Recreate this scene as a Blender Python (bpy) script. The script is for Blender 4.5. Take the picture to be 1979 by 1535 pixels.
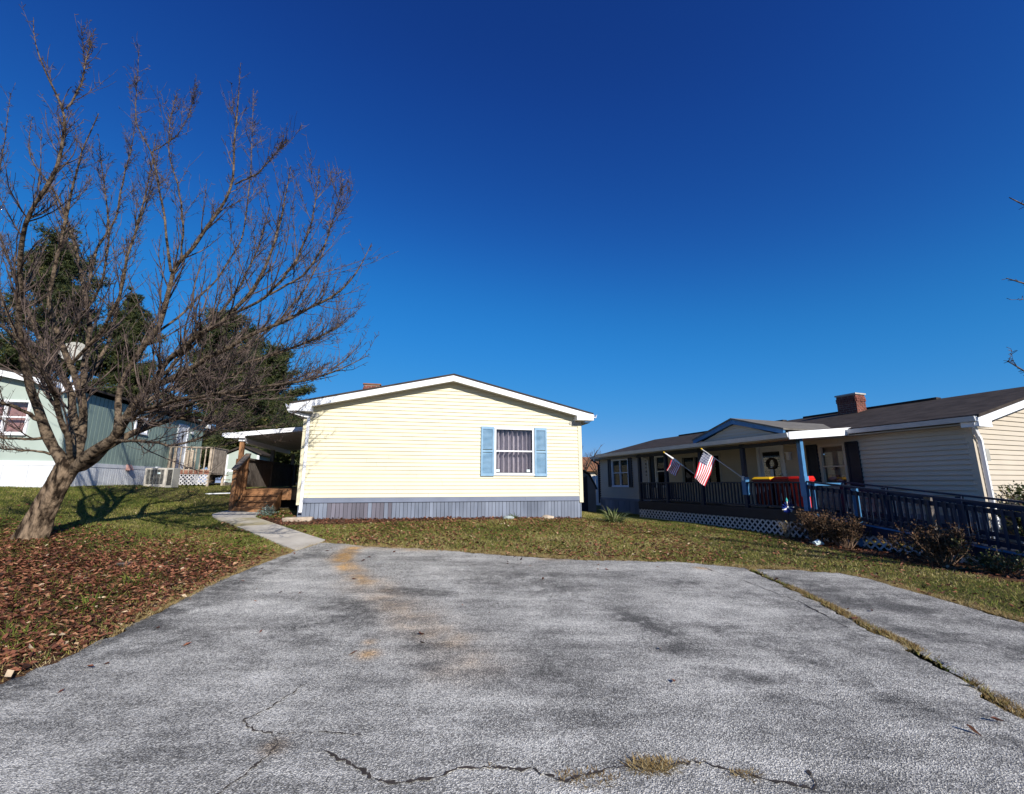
import bpy, bmesh, math, random
import numpy as np
from mathutils import Vector, Matrix
for o in list(bpy.data.objects): bpy.data.objects.remove(o)
SC = bpy.context.scene
C = SC.collection
R = math.radians
# ------------------------------------------------------------ camera, sky, sun, exposure
cam = bpy.data.cameras.new('camera'); camo = bpy.data.objects.new('camera', cam); C.objects.link(camo)
cam.sensor_width = 36; cam.lens = 853/1979*36; cam.clip_start = .05; cam.clip_end = 2000
camo.location = (0, 0, 1.55); camo.rotation_euler = (R(90+11.1), 0, 0)
SC.camera = camo
SUN_EL, SUN_AZ = R(28.5), R(150)            # azimuth clockwise from the view direction: behind, to the right
world = bpy.data.worlds.new('World'); SC.world = world; world.use_nodes = True
wn = world.node_tree; wn.nodes.clear()
sky = wn.nodes.new('ShaderNodeTexSky'); sky.sky_type = 'NISHITA'; sky.sun_disc = False
sky.sun_elevation = SUN_EL; sky.sun_rotation = SUN_AZ; sky.altitude = 300; sky.air_density = 1.0; sky.dust_density = 0.15; sky.ozone_density = 4.0
hsv = wn.nodes.new('ShaderNodeHueSaturation'); hsv.inputs['Saturation'].default_value = 1.25; hsv.inputs['Value'].default_value = 1.0
bg = wn.nodes.new('ShaderNodeBackground'); bg.inputs['Strength'].default_value = 0.05
wo = wn.nodes.new('ShaderNodeOutputWorld')
def vscale(src, k):
    v = wn.nodes.new('ShaderNodeVectorMath'); v.operation = 'MULTIPLY'; v.inputs[1].default_value = k; wn.links.new(src, v.inputs[0]); return v.outputs[0]
crv = wn.nodes.new('ShaderNodeRGBCurve')          # the camera's tone curve for a deep blue winter sky, the same over the whole sky
for ch, pts in ((0, ((0,0),(.012,.010),(.075,.050),(.335,.235),(1,.66))), (1, ((0,0),(.067,.063),(.0876,.100),(.236,.385),(.6,.62),(1,.80))), (2, ((0,0),(.19,.175),(.24,.245),(.5,.52),(.766,.61),(1,.68)))):
    cu = crv.mapping.curves[ch]
    for p in pts[1:-1]: cu.points.new(*p)
    cu.points[0].location = pts[0]; cu.points[-1].location = pts[-1]
crv.mapping.update()
wn.links.new(sky.outputs[0], hsv.inputs['Color']); wn.links.new(vscale(hsv.outputs[0], (.1,.1,.1)), crv.inputs['Color'])
wn.links.new(vscale(crv.outputs[0], (10,10,20)), bg.inputs['Color']); wn.links.new(bg.outputs[0], wo.inputs['Surface'])
sun = bpy.data.lights.new('sun', 'SUN'); sun.energy = 5.0; sun.angle = R(.53); sun.color = (1, .945, .86)
suno = bpy.data.objects.new('sun', sun); C.objects.link(suno)
sd = Vector((math.sin(SUN_AZ)*math.cos(SUN_EL), math.cos(SUN_AZ)*math.cos(SUN_EL), math.sin(SUN_EL)))
suno.rotation_euler = sd.to_track_quat('Z', 'Y').to_euler(); suno.location = sd*60
SC.view_settings.view_transform = 'Standard'; SC.view_settings.look = 'None'
SC.view_settings.exposure = 0.32; SC.view_settings.gamma = 1.0; SC.view_settings.use_curve_mapping = False
SC.render.resolution_x = 1024; SC.render.resolution_y = 794
SC.render.engine = 'CYCLES'
random.seed(7); RNG = np.random.default_rng(7)
# ------------------------------------------------------------ materials
def nt(name):
    m = bpy.data.materials.new(name); m.use_nodes = True; t = m.node_tree; t.nodes.clear()
    o = t.nodes.new('ShaderNodeOutputMaterial'); b = t.nodes.new('ShaderNodeBsdfPrincipled'); t.links.new(b.outputs[0], o.inputs[0])
    return m, t, b
def N(t, kind, **kw):
    n = t.nodes.new(kind)
    for k, v in kw.items():
        if k in n.inputs: n.inputs[k].default_value = v
        else: setattr(n, k, v)
    return n
def c4(c): return (c[0], c[1], c[2], 1)
def mixc(t, fac, a, b, mode='MIX'):
    n = t.nodes.new('ShaderNodeMix'); n.data_type = 'RGBA'; n.blend_type = mode
    for k, v in ((0, fac), (6, a), (7, b)):
        if hasattr(v, 'links') or isinstance(v, bpy.types.NodeSocket): t.links.new(v, n.inputs[k])
        elif k == 0: n.inputs[0].default_value = v
        else: n.inputs[k].default_value = c4(v)
    return n.outputs[2]
def mth(t, op, a, b=0., c=None):
    n = t.nodes.new('ShaderNodeMath'); n.operation = op
    for i, v in enumerate((a, b, c)):
        if v is None: continue
        if isinstance(v, bpy.types.NodeSocket): t.links.new(v, n.inputs[i])
        else: n.inputs[i].default_value = v
    return n.outputs[0]
def mrange(t, v, a, b, lo=0., hi=1.):
    n = N(t, 'ShaderNodeMapRange'); t.links.new(v, n.inputs[0])
    for i, x in zip((1, 2, 3, 4), (a, b, lo, hi)): n.inputs[i].default_value = x
    return n.outputs[0]
def noise(t, co, scale, detail=4, rough=.55):
    n = N(t, 'ShaderNodeTexNoise'); n.inputs['Scale'].default_value = scale; n.inputs['Detail'].default_value = detail; n.inputs['Roughness'].default_value = rough
    if co is not None: t.links.new(co, n.inputs['Vector'])
    return n.outputs['Fac']
def ramp(t, fac, stops):
    n = t.nodes.new('ShaderNodeValToRGB'); e = n.color_ramp.elements
    while len(e) < len(stops): e.new(.5)
    for i, (p, c) in enumerate(stops): e[i].position = p; e[i].color = c4(c)
    t.links.new(fac, n.inputs[0]); return n.outputs[0]
def bump(t, b, h, strength, dist):
    n = t.nodes.new('ShaderNodeBump'); n.inputs['Strength'].default_value = strength; n.inputs['Distance'].default_value = dist
    t.links.new(h, n.inputs['Height']); t.links.new(n.outputs[0], b.inputs['Normal'])
MATS = {}
def M(name, base, rough=.6, var=.12, scale=6, base2=None, rnd=.0, bmp=0., bscale=60, spec=.3, metal=0., stretch=None, bdist=.01, sharp=.2):
    m, t, b = nt(name); MATS[name] = m
    tc = N(t, 'ShaderNodeTexCoord'); co = tc.outputs['Object']
    if stretch:
        mp = N(t, 'ShaderNodeMapping'); mp.inputs['Scale'].default_value = stretch; t.links.new(co, mp.inputs[0]); co = mp.outputs[0]
    n = mrange(t, noise(t, co, scale, 5), .5-sharp, .5+sharp)
    lo = tuple(x*(1-var) for x in base); hi = tuple(min(1, x*(1+var)) for x in base) if base2 is None else base2
    col = mixc(t, n, lo, hi)
    if rnd:
        oi = N(t, 'ShaderNodeObjectInfo'); k = mrange(t, oi.outputs['Random'], 0, 1, 1-rnd, 1+rnd)
        h = N(t, 'ShaderNodeHueSaturation'); t.links.new(k, h.inputs['Value']); t.links.new(col, h.inputs['Color']); col = h.outputs[0]
    t.links.new(col, b.inputs['Base Color']); b.inputs['Roughness'].default_value = rough; b.inputs['Specular IOR Level'].default_value = spec; b.inputs['Metallic'].default_value = metal
    if bmp: bump(t, b, noise(t, co, bscale, 5), bmp, bdist)
    return m
M('cream', (.68,.625,.445), .55, .05, .9, rnd=.012, bmp=.05, bscale=30)
M('creamtrim', (.68,.62,.44), .5, .04, 2)
M('white', (.80,.81,.83), .45, .05, 3)
M('soffit', (.42,.40,.35), .6, .08, 5)
M('skirt', (.145,.17,.225), .6, .22, 1.6, base2=(.22,.25,.315), rnd=.14, stretch=(1,1,.3))
M('skirtwarm', (.115,.11,.135), .6, .22, 1.6, base2=(.165,.155,.19), rnd=.14, stretch=(1,1,.3))
M('skirtband', (.17,.195,.26), .5, .1, 2)
M('dark', (.012,.012,.014), .8, .2, 4)
M('blackish', (.02,.02,.022), .5, .2, 8)
M('shingle', (.050,.041,.036), .9, .35, 3, bmp=.5, bscale=25, spec=.1)
M('shinglegrey', (.15,.14,.125), .9, .25, 4, bmp=.5, bscale=25, spec=.1)
M('brick', (.20,.070,.050), .85, .35, 5, rnd=.2, bmp=.3, bscale=40)
M('mortar', (.38,.33,.28), .9, .1, 10)
M('concretecap', (.42,.40,.36), .85, .15, 6)
M('shutter', (.20,.365,.52), .55, .14, 4, base2=(.285,.44,.58))
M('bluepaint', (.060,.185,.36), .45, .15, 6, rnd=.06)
M('navy', (.010,.015,.030), .5, .2, 6, rnd=.1)
M('shadedblue', (.011,.021,.046), .5, .2, 6, rnd=.12)  # same blue paint as bluepaint, darkened to put the shade into its colour
M('beige', (.52,.455,.36), .55, .04, 2, rnd=.02)
M('gutter', (.55,.56,.56), .4, .08, 4)
M('lattice', (.56,.55,.56), .6, .08, 5, rnd=.06)
M('deckwood', (.23,.105,.045), .75, .3, 7, base2=(.36,.18,.08), rnd=.14, bmp=.25, bscale=30, stretch=(1,1,.25))
M('greywood', (.30,.24,.18), .85, .25, 6, base2=(.48,.40,.31), rnd=.14, bmp=.25, bscale=40)
M('redwood', (.22,.10,.07), .8, .25, 6, rnd=.12)
M('oldwood', (.135,.115,.10), .85, .25, 8, rnd=.1)
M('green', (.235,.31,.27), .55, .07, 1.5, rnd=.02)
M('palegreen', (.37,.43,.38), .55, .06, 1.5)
M('whitemetal', (.66,.68,.70), .45, .08, 3, rnd=.05)
M('concrete', (.44,.40,.34), .9, .16, 2.2, base2=(.54,.50,.43), rnd=.04, bmp=.3, bscale=120)
M('concretemoss', (.30,.24,.07), .9, .16, 1.6, base2=(.54,.50,.43), bmp=.3, bscale=120)
M('stone', (.42,.34,.26), .9, .3, 9, bmp=.5, bscale=25)
M('stonegrey', (.28,.32,.31), .9, .3, 9, bmp=.5, bscale=25)
M('acgrey', (.36,.35,.31), .5, .08, 4)
M('redplastic', (.62,.018,.014), .4, .1, 4)
M('darkred', (.14,.008,.010), .4, .1, 4)
M('yellowplastic', (.72,.43,.02), .4, .1, 4)
M('flagred', (.58,.02,.035), .8, .08, 9)
M('flagwhite', (.82,.80,.80), .8, .05, 9)
M('flagblue', (.016,.028,.10), .8, .1, 9)
M('spinblue', (.012,.03,.22), .3, .1, 9)
M('teal', (.05,.42,.40), .4, .1, 9)
M('curtain', (.50,.475,.53), .9, .14, 9, rnd=.05)
M('blind', (.50,.46,.40), .8, .06, 4)
M('pinkcloth', (.42,.24,.21), .9, .2, 6)
M('brownroof', (.25,.11,.055), .9, .2, 3)
M('shedgrey', (.13,.135,.15), .6, .1, 3)
M('bark', (.045,.030,.020), .95, .5, 9, base2=(.25,.18,.12), bmp=1.0, bscale=13, spec=.1, stretch=(1,1,.4), bdist=.07, sharp=.09)
M('limbbark', (.022,.016,.012), .9, .4, 12, base2=(.175,.13,.088), sharp=.12, bmp=1., bscale=24, spec=.15, bdist=.03)
M('twigbark', (.026,.017,.016), .75, .3, 6, base2=(.15,.108,.088), sharp=.12, spec=.3)
M('pinebark', (.09,.065,.045), .95, .3, 5, bmp=.8, bscale=14)
M('stem', (.20,.13,.085), .9, .3, 9)
M('litterwhite', (.62,.74,.74), .5, .1, 20)
M('cavity', (.05,.04,.035), .9, .3, 9)
def glassmat(name, tint=(.88,.87,.87), rough=.01):
    m = bpy.data.materials.new(name); m.use_nodes = True; t = m.node_tree; t.nodes.clear(); MATS[name] = m
    o = t.nodes.new('ShaderNodeOutputMaterial'); mx = t.nodes.new('ShaderNodeMixShader'); fr = N(t, 'ShaderNodeFresnel', IOR=1.5)
    tr = t.nodes.new('ShaderNodeBsdfTransparent'); tr.inputs[0].default_value = c4(tint); g = t.nodes.new('ShaderNodeBsdfGlossy'); g.inputs['Roughness'].default_value = rough
    t.links.new(fr.outputs[0], mx.inputs[0]); t.links.new(tr.outputs[0], mx.inputs[1]); t.links.new(g.outputs[0], mx.inputs[2]); t.links.new(mx.outputs[0], o.inputs[0])
glassmat('glass')
def tintmat(name, stops, rough=.7, spec=.2, trans=0.):
    m, t, b = nt(name); MATS[name] = m
    a = N(t, 'ShaderNodeAttribute', attribute_name='tint')
    col = ramp(t, a.outputs['Fac'], stops); t.links.new(col, b.inputs['Base Color']); b.inputs['Roughness'].default_value = rough; b.inputs['Specular IOR Level'].default_value = spec
    if trans:
        o = t.nodes['Material Output']; tl = N(t, 'ShaderNodeBsdfTranslucent'); t.links.new(col, tl.inputs[0]); mx = t.nodes.new('ShaderNodeMixShader'); mx.inputs[0].default_value = trans
        t.links.new(b.outputs[0], mx.inputs[1]); t.links.new(tl.outputs[0], mx.inputs[2]); t.links.new(mx.outputs[0], o.inputs[0])
tintmat('grass', [(0,(.034,.062,.012)),(.3,(.10,.148,.022)),(.55,(.225,.228,.042)),(.78,(.37,.30,.10)),(1,(.60,.49,.25))], .7, .2, .25)
tintmat('straw', [(0,(.17,.10,.035)),(.5,(.36,.26,.11)),(1,(.55,.45,.25))], .8, .15, .2)
tintmat('leaf', [(0,(.035,.017,.012)),(.3,(.135,.050,.030)),(.55,(.25,.095,.052)),(.8,(.38,.175,.092)),(.93,(.48,.30,.17)),(1,(.58,.45,.30))], .65, .3, .12)
tintmat('needle', [(0,(.014,.022,.010)),(.4,(.045,.062,.022)),(.75,(.105,.115,.038)),(1,(.19,.15,.06))], .6, .25, .15)
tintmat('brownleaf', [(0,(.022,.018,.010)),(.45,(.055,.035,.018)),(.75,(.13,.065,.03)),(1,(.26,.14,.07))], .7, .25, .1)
tintmat('hollyleaf', [(0,(.012,.022,.008)),(.5,(.04,.06,.015)),(.85,(.10,.12,.03)),(1,(.20,.17,.06))], .4, .5, .1)
tintmat('lilyleaf', [(0,(.05,.08,.02)),(.5,(.12,.16,.05)),(1,(.34,.33,.16))], .5, .3, .2)
tintmat('sedum', [(0,(.10,.16,.13)),(1,(.24,.34,.29))], .6)
# ------------------------------------------------------------ mesh helpers
def setprops(o, label=None, cat=None, group=None, kind=None):
    for k, v in (('label', label), ('category', cat), ('group', group), ('kind', kind)):
        if v: o[k] = v
    return o
def thing(name, label, cat, loc, rz=0, group=None):
    o = bpy.data.objects.new(name, None); C.objects.link(o); o.location = loc; o.rotation_euler = (0, 0, rz); o.empty_display_size = .3
    return setprops(o, label, cat, group)
def root(o):
    while o.parent: o = o.parent
    return o
class MB:
    """collects polygons; build() links them as one mesh object. Under a thing, x and y are the thing's own, z counts from the world's zero."""
    def __init__(s): s.v = []; s.f = []; s.mi = []; s.m = 0
    def poly(s, *ps):
        n = len(s.v); s.v += [tuple(p) for p in ps]; s.f.append(tuple(range(n, n+len(ps)))); s.mi.append(s.m); return s
    def hexa(s, p):                       # 4 bottom, 4 top
        n = len(s.v); s.v += [tuple(q) for q in p]
        for q in ((0,3,2,1),(4,5,6,7),(0,1,5,4),(1,2,6,5),(2,3,7,6),(3,0,4,7)): s.f.append(tuple(n+i for i in q)); s.mi.append(s.m)
        return s
    def box(s, x0, x1, y0, y1, z0, z1): return s.hexa([(x0,y0,z0),(x1,y0,z0),(x1,y1,z0),(x0,y1,z0),(x0,y0,z1),(x1,y0,z1),(x1,y1,z1),(x0,y1,z1)])
    def bar(s, a, b, w, h, up=(0,0,1)):   # rectangular bar from a to b, w sideways, h along up
        a, b = Vector(a), Vector(b); d = (b-a).normalized(); u = Vector(up); sd_ = d.cross(u)
        if sd_.length < 1e-4: sd_ = d.cross(Vector((1,0,0)))
        sd_.normalize(); u = sd_.cross(d).normalized(); P = []
        for q in (a, b): P += [q+sd_*w/2*i+u*h/2*j for i, j in ((-1,-1),(1,-1),(1,1),(-1,1))]
        return s.hexa(P)
    def prism(s, poly, f0, f1):           # polygon mapped by f0 and f1 (two ends)
        n = len(s.v); k = len(poly); s.v += [tuple(f0(*p)) for p in poly]+[tuple(f1(*p)) for p in poly]
        s.f.append(tuple(range(n, n+k))[::-1]); s.f.append(tuple(range(n+k, n+2*k))); s.mi += [s.m]*2
        for i in range(k): j = (i+1) % k; s.f.append((n+i, n+j, n+k+j, n+k+i)); s.mi.append(s.m)
        return s
    def tube(s, pts, rad, k=6, cap=True):
        pts = [Vector(p) for p in pts]; n0 = len(s.v); n1 = None
        rad = rad if isinstance(rad, (list, tuple)) else [rad]*len(pts)
        for i, p in enumerate(pts):
            t = (pts[min(i+1, len(pts)-1)]-pts[max(i-1, 0)]).normalized()
            if n1 is None: n1 = t.orthogonal().normalized()
            n1 = (n1-t*n1.dot(t)).normalized(); n2 = t.cross(n1)
            for j in range(k): a = 2*math.pi*j/k; s.v.append(tuple(p+(n1*math.cos(a)+n2*math.sin(a))*rad[i]))
        for i in range(len(pts)-1):
            for j in range(k): a = n0+i*k+j; b = n0+i*k+(j+1) % k; s.f.append((a, b, b+k, a+k)); s.mi.append(s.m)
        if cap:
            s.f.append(tuple(range(n0, n0+k))[::-1]); e = n0+(len(pts)-1)*k; s.f.append(tuple(range(e, e+k))); s.mi += [s.m]*2
        return s
    def build(s, name, mat, parent=None, smooth=False, bevel=0., recalc=True):
        me = bpy.data.meshes.new(name)
        dz = root(parent).location.z if parent else 0.
        me.from_pydata([(x, y, z-dz) for x, y, z in s.v], [], s.f)
        for q in (mat if isinstance(mat, (list, tuple)) else [mat]): me.materials.append(MATS[q])
        if any(s.mi): me.polygons.foreach_set('material_index', s.mi)
        if recalc or bevel:
            bm = bmesh.new(); bm.from_mesh(me)
            if recalc: bmesh.ops.recalc_face_normals(bm, faces=bm.faces)
            if bevel: bmesh.ops.bevel(bm, geom=bm.edges[:], offset=bevel, segments=1, affect='EDGES', clamp_overlap=True)
            bm.to_mesh(me); bm.free()
        if smooth: me.polygons.foreach_set('use_smooth', [True]*len(me.polygons))
        o = bpy.data.objects.new(name, me); C.objects.link(o)
        if parent: o.parent = parent
        return o
def box(name, mat, parent, *a, bevel=0.): return MB().box(*a).build(name, mat, parent, bevel=bevel)
def fast(name, V, F, mat, tint=None, parent=None, smooth=False, tintdom='POINT'):
    """mesh from numpy arrays, F (n,3) or (n,4)"""
    me = bpy.data.meshes.new(name); V = np.asarray(V, np.float32); F = np.asarray(F, np.int32); k = F.shape[1]
    if parent is not None:
        V = V.copy(); p = root(parent); V -= np.array(p.location, np.float32)
    me.vertices.add(len(V)); me.vertices.foreach_set('co', V.ravel()); me.loops.add(F.size); me.loops.foreach_set('vertex_index', F.ravel())
    me.polygons.add(len(F)); me.polygons.foreach_set('loop_start', np.arange(0, F.size, k, dtype=np.int32)); me.polygons.foreach_set('loop_total', np.full(len(F), k, np.int32))
    if smooth: me.polygons.foreach_set('use_smooth', np.ones(len(F), bool))
    me.update(calc_edges=True); me.validate()
    if tint is not None:
        a = me.attributes.new('tint', 'FLOAT', tintdom); a.data.foreach_set('value', np.asarray(tint, np.float32))
    me.materials.append(MATS[mat]); o = bpy.data.objects.new(name, me); C.objects.link(o)
    if parent is not None: o.parent = parent
    return o
def vnoise(x, y, s=1., seed=0):
    x = np.asarray(x)*s+seed*17.3; y = np.asarray(y)*s-seed*9.1; xi = np.floor(x); yi = np.floor(y); fx = x-xi; fy = y-yi
    fx = fx*fx*(3-2*fx); fy = fy*fy*(3-2*fy)
    def h(a, b): v = np.sin(a*127.1+b*311.7+seed*74.7)*43758.5453; return v-np.floor(v)
    return (h(xi, yi)*(1-fx)+h(xi+1, yi)*fx)*(1-fy)+(h(xi, yi+1)*(1-fx)+h(xi+1, yi+1)*fx)*fy
def inpoly(x, y, P):
    x = np.asarray(x); y = np.asarray(y); r = np.zeros(x.shape, bool); n = len(P)
    for i in range(n):
        (x1, y1), (x2, y2) = P[i], P[(i+1) % n]
        c = ((y1 > y) != (y2 > y)) & (x < (x2-x1)*(y-y1)/((y2-y1) if y2 != y1 else 1e-9)+x1); r ^= c
    return r
def frame(o, ang):
    a = R(ang); c, s_ = math.cos(a), math.sin(a)
    return lambda x, y: (o[0]+x*c-y*s_, o[1]+x*s_+y*c)
H1 = frame((-5.8,12.3), 12.72); H2 = frame((4.9,25.), -69.9); H3 = frame((-13.2,13.), 12.72)
TP=np.array([(0,0,0),(0,-8,-.1),(-4,-6,0),(4,-6,-.05),(0,4,.03),(-4,3.8,.02),(3.4,3.3,0),(-4.1,5.5,.1),(-4.2,7.1,.2),(-4.1,8.75,.32),(-4,9.6,.37),(-2.3,9.1,.33),(.1,8.5,.25),(2.6,8.2,.2),(3.9,7.8,.15),
(5.3,7.6,.12),(5.6,5.3,.03),(-5.9,12.2,.62),(-2,13.0,.57),(2.2,14.0,.5),(7.5,11.7,.15),(5.2,18.5,.2),(4.9,25,.12),(10.4,10,.05),(12,6,0),(9,5,0),(-8.75,8.4,.55),(-13.2,13,1.43),(-14,17.,1.48),(-15.2,21,1.5),(-7.6,13.3,.74),(-9.5,13.5,.95),
(-8,22,1.25),(-17,8,.95),(-12,4.5,.42),(-6.5,3.5,.08),(-8,0,.05),(0,25,.6),(0,40,.8),(-20,14,1.5),(-20,30,1.6),(15,25,.2),(20,10,0),(15,-10,0),(-15,-10,.1),(20,45,.4),(-25,45,1.2),(-10.5,11,.95),(-11.6,9.2,.85)],float)
def _k(r): return r*r*np.log(r+1e-9)
def _fit():
    n=len(TP);d=np.hypot(TP[:,None,0]-TP[None,:,0],TP[:,None,1]-TP[None,:,1])
    A=np.zeros((n+3,n+3));A[:n,:n]=_k(d)+np.eye(n)*.6;A[:n,n]=1;A[:n,n+1:]=TP[:,:2];A[n,:n]=1;A[n+1:,:n]=TP[:,:2].T
    return np.linalg.solve(A,np.r_[TP[:,2],0,0,0])
TW=_fit()
def gz(x,y):
    x=np.atleast_1d(np.asarray(x,float));y=np.atleast_1d(np.asarray(y,float))
    xc=np.clip(x,-25,20);yc=np.clip(y,-10,45);n=len(TP);o=np.empty(x.shape)
    xf,yf,of=xc.ravel(),yc.ravel(),o.ravel()
    for i in range(0,len(xf),20000):
        a,b=xf[i:i+20000],yf[i:i+20000]
        of[i:i+20000]=_k(np.hypot(a[:,None]-TP[None,:,0],b[:,None]-TP[None,:,1]))@TW[:n]+TW[n]+TW[n+1]*a+TW[n+2]*b
    return of.reshape(o.shape)
def g1(x, y): return float(gz(x, y)[0])
# ------------------------------------------------------------ ground
DRV_L = [(-4.0,-9),(-4.0,0),(-4.01,3.8),(-3.97,4.4),(-4.1,5.5),(-4.24,7.1),(-4.08,8.6),(-3.89,9.5)]
DRV_B = [(-3.89,9.5),(-2.98,9.19),(-2.33,9.06),(-1.07,8.78),(.1,8.48),(1.29,8.26),(2.57,8.23),(3.34,8.11),(3.9,7.86)]
JOINT = [(3.2,-9),(3.25,0),(3.4,3.29),(3.6,3.94),(3.73,4.62),(3.83,5.58),(3.9,6.44),(3.9,7.86)]
RD_R = [(5.9,-9),(5.8,0),(5.68,5.29),(5.64,6.0),(5.57,6.65),(5.52,7.23),(5.32,7.6)]
RD_B = [(3.98,7.78),(4.66,7.77),(5.32,7.6)]
RD_L = [(x+.075, y) for x, y in JOINT[:-1]]+[(3.98,7.78)]
WALK = [(-4.03,8.62),(-5.8,10.17),(-7.6,11.6),(-7.95,12.1),(-8.1,12.9),(-7.0,13.2),(-6.95,12.35),(-5.79,11.22),(-3.88,9.6)]
POLY_DRV = DRV_L+DRV_B[1:]+JOINT[::-1][1:]; POLY_RD = RD_L+RD_B[1:]+RD_R[::-1][1:]
BED = [H1(-1.1,-.55), H1(-.3,-1.15), H1(1.2,-1.0), H1(4,-.55), H1(8.3,-.4), H1(8.3,.1), H1(-1.1,.1)]
BED2 = [H2(13.2,-2.1), H2(12.6,-2.45), H2(14.2,-3.15), H2(17,-3.35), H2(20,-3.4), H2(20,-2.0)]
def resample(P, n):
    P = np.array(P, float); d = np.r_[0, np.cumsum(np.hypot(*np.diff(P, axis=0).T))]; t = np.linspace(0, d[-1], n)
    return np.stack([np.interp(t, d, P[:,0]), np.interp(t, d, P[:,1])], 1)
XS = np.r_[-600,-300,-150,-90,-60,-42,-32,-25, np.arange(-19,14.01,.2), 17,20,26,34,45,65,100,160,300,600]
YS = np.r_[-300,-120,-60,-30,-18,-10,-6,-3, np.arange(-1,26.01,.2), 28,31,35,40,45,55,75,110,170,300,600]
gx, gy = np.meshgrid(XS, YS); gzv = gz(gx, gy)
dr = inpoly(gx, gy, POLY_DRV) | inpoly(gx, gy, POLY_RD) | inpoly(gx, gy, WALK)
gzv = gzv+(vnoise(gx, gy, 1.6, 3)-.5)*.03*(~dr)-.05*dr
idx = np.arange(gx.size).reshape(gx.shape); F = np.stack([idx[:-1,:-1], idx[:-1,1:], idx[1:,1:], idx[1:,:-1]], -1).reshape(-1, 4)
m, t, b = nt('soil'); MATS['soil'] = m
tc = N(t, 'ShaderNodeTexCoord'); co = tc.outputs['Object']
at = N(t, 'ShaderNodeAttribute', attribute_name='tint')
n1 = noise(t, co, 1.3, 4); n2 = noise(t, co, 14, 5); n3 = noise(t, co, 70, 3)
grassy = mixc(t, mrange(t, n2, .35, .65), (.040,.046,.014), (.12,.105,.036)); grassy = mixc(t, mrange(t, n1, .45, .7), grassy, (.15,.118,.05))
litter = mixc(t, mrange(t, n2, .35, .7), (.045,.022,.014), (.12,.062,.034)); litter = mixc(t, mrange(t, n3, .45, .7), litter, (.20,.12,.065))
col = mixc(t, mrange(t, mth(t, 'ADD', at.outputs['Fac'], mth(t, 'MULTIPLY', mth(t, 'SUBTRACT', n2, .5), .9)), .3, .7), grassy, litter)
t.links.new(col, b.inputs['Base Color']); b.inputs['Roughness'].default_value = .95; b.inputs['Specular IOR Level'].default_value = .1
bump(t, b, mth(t, 'ADD', n2, n3), 1., .03)
def litter_mask(x, y):
    a = np.clip((-3.3-x)/.8, 0, 1)*np.clip((9.9-y-.45*(x+8.5)*(x > -8.5)*.55)/1.6, 0, 1)*np.clip((x+11.5)/2.5, 0, 1)
    a = a*np.clip(.45+1.1*vnoise(x, y, .9, 5), 0, 1)
    return a
lit = litter_mask(gx, gy); lit[inpoly(gx, gy, BED) | inpoly(gx, gy, BED2)] = 1.
ground = fast('ground', np.stack([gx, gy, gzv], -1).reshape(-1, 3), F, 'soil', lit.ravel(), smooth=True); ground['kind'] = 'structure'
# ------------------------------------------------------------ asphalt
m, t, b = nt('asphalt'); MATS['asphalt'] = m
tc = N(t, 'ShaderNodeTexCoord'); co = tc.outputs['Object']
def vor(scale, sock='Color'):
    v = N(t, 'ShaderNodeTexVoronoi'); v.inputs['Scale'].default_value = scale; t.links.new(co, v.inputs['Vector']); return v.outputs[sock]
def chan(c):
    s_ = t.nodes.new('ShaderNodeSeparateColor'); t.links.new(c, s_.inputs[0]); return s_.outputs[0]
big = noise(t, co, .55, 6, .62); med = noise(t, co, 2.6, 6, .7)
mp = N(t, 'ShaderNodeMapping'); mp.inputs['Scale'].default_value = (.55, 2.2, 1); mp.inputs['Rotation'].default_value = (0, 0, R(12)); t.links.new(co, mp.inputs[0]); strk = noise(t, mp.outputs[0], 1.5, 7, .72)
pat = mth(t, 'ADD', mth(t, 'MULTIPLY', big, .35), mth(t, 'ADD', mth(t, 'MULTIPLY', med, .3), mth(t, 'MULTIPLY', strk, .5)))
at = N(t, 'ShaderNodeAttribute', attribute_name='tint'); rs = N(t, 'ShaderNodeAttribute', attribute_name='rust')
patd = mth(t, 'SUBTRACT', pat, mth(t, 'MULTIPLY', mth(t, 'MULTIPLY', at.outputs['Fac'], mrange(t, noise(t, co, 5.5, 6, .75), .36, .64, .05, 1.35)), .18))
shift = mrange(t, patd, .36, .72, -.27, .42)          # worn patches differ in how many pale stones show, not in a wash of grey
st1 = ramp(t, mth(t, 'ADD', chan(vor(120)), shift), [(0,(.035,.035,.036)),(.30,(.11,.108,.106)),(.58,(.265,.262,.258)),(.80,(.50,.495,.485)),(1,(.80,.785,.75))])
st2 = ramp(t, mth(t, 'ADD', chan(vor(230)), shift), [(0,(.05,.05,.05)),(.45,(.19,.187,.183)),(.8,(.41,.405,.395)),(1,(.66,.65,.64))])
col = mixc(t, .4, st1, st2)
wear = mrange(t, patd, .36, .72, .86, 1.22)
col = mixc(t, 1., col, (1., .98, .915), 'MULTIPLY')
h = N(t, 'ShaderNodeHueSaturation'); t.links.new(col, h.inputs['Color']); t.links.new(wear, h.inputs['Value']); col = h.outputs[0]
rf = mth(t, 'MULTIPLY', rs.outputs['Fac'], mrange(t, med, .3, .62, .25, 1.))
col = mixc(t, rf, col, mixc(t, 1., col, (1.32,.78,.28), 'MULTIPLY'))
t.links.new(col, b.inputs['Base Color']); b.inputs['Roughness'].default_value = .8; b.inputs['Specular IOR Level'].default_value = .3
bump(t, b, mth(t, 'ADD', vor(120, 'Distance'), mth(t, 'MULTIPLY', vor(230, 'Distance'), .5)), .75, .012)
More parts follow.
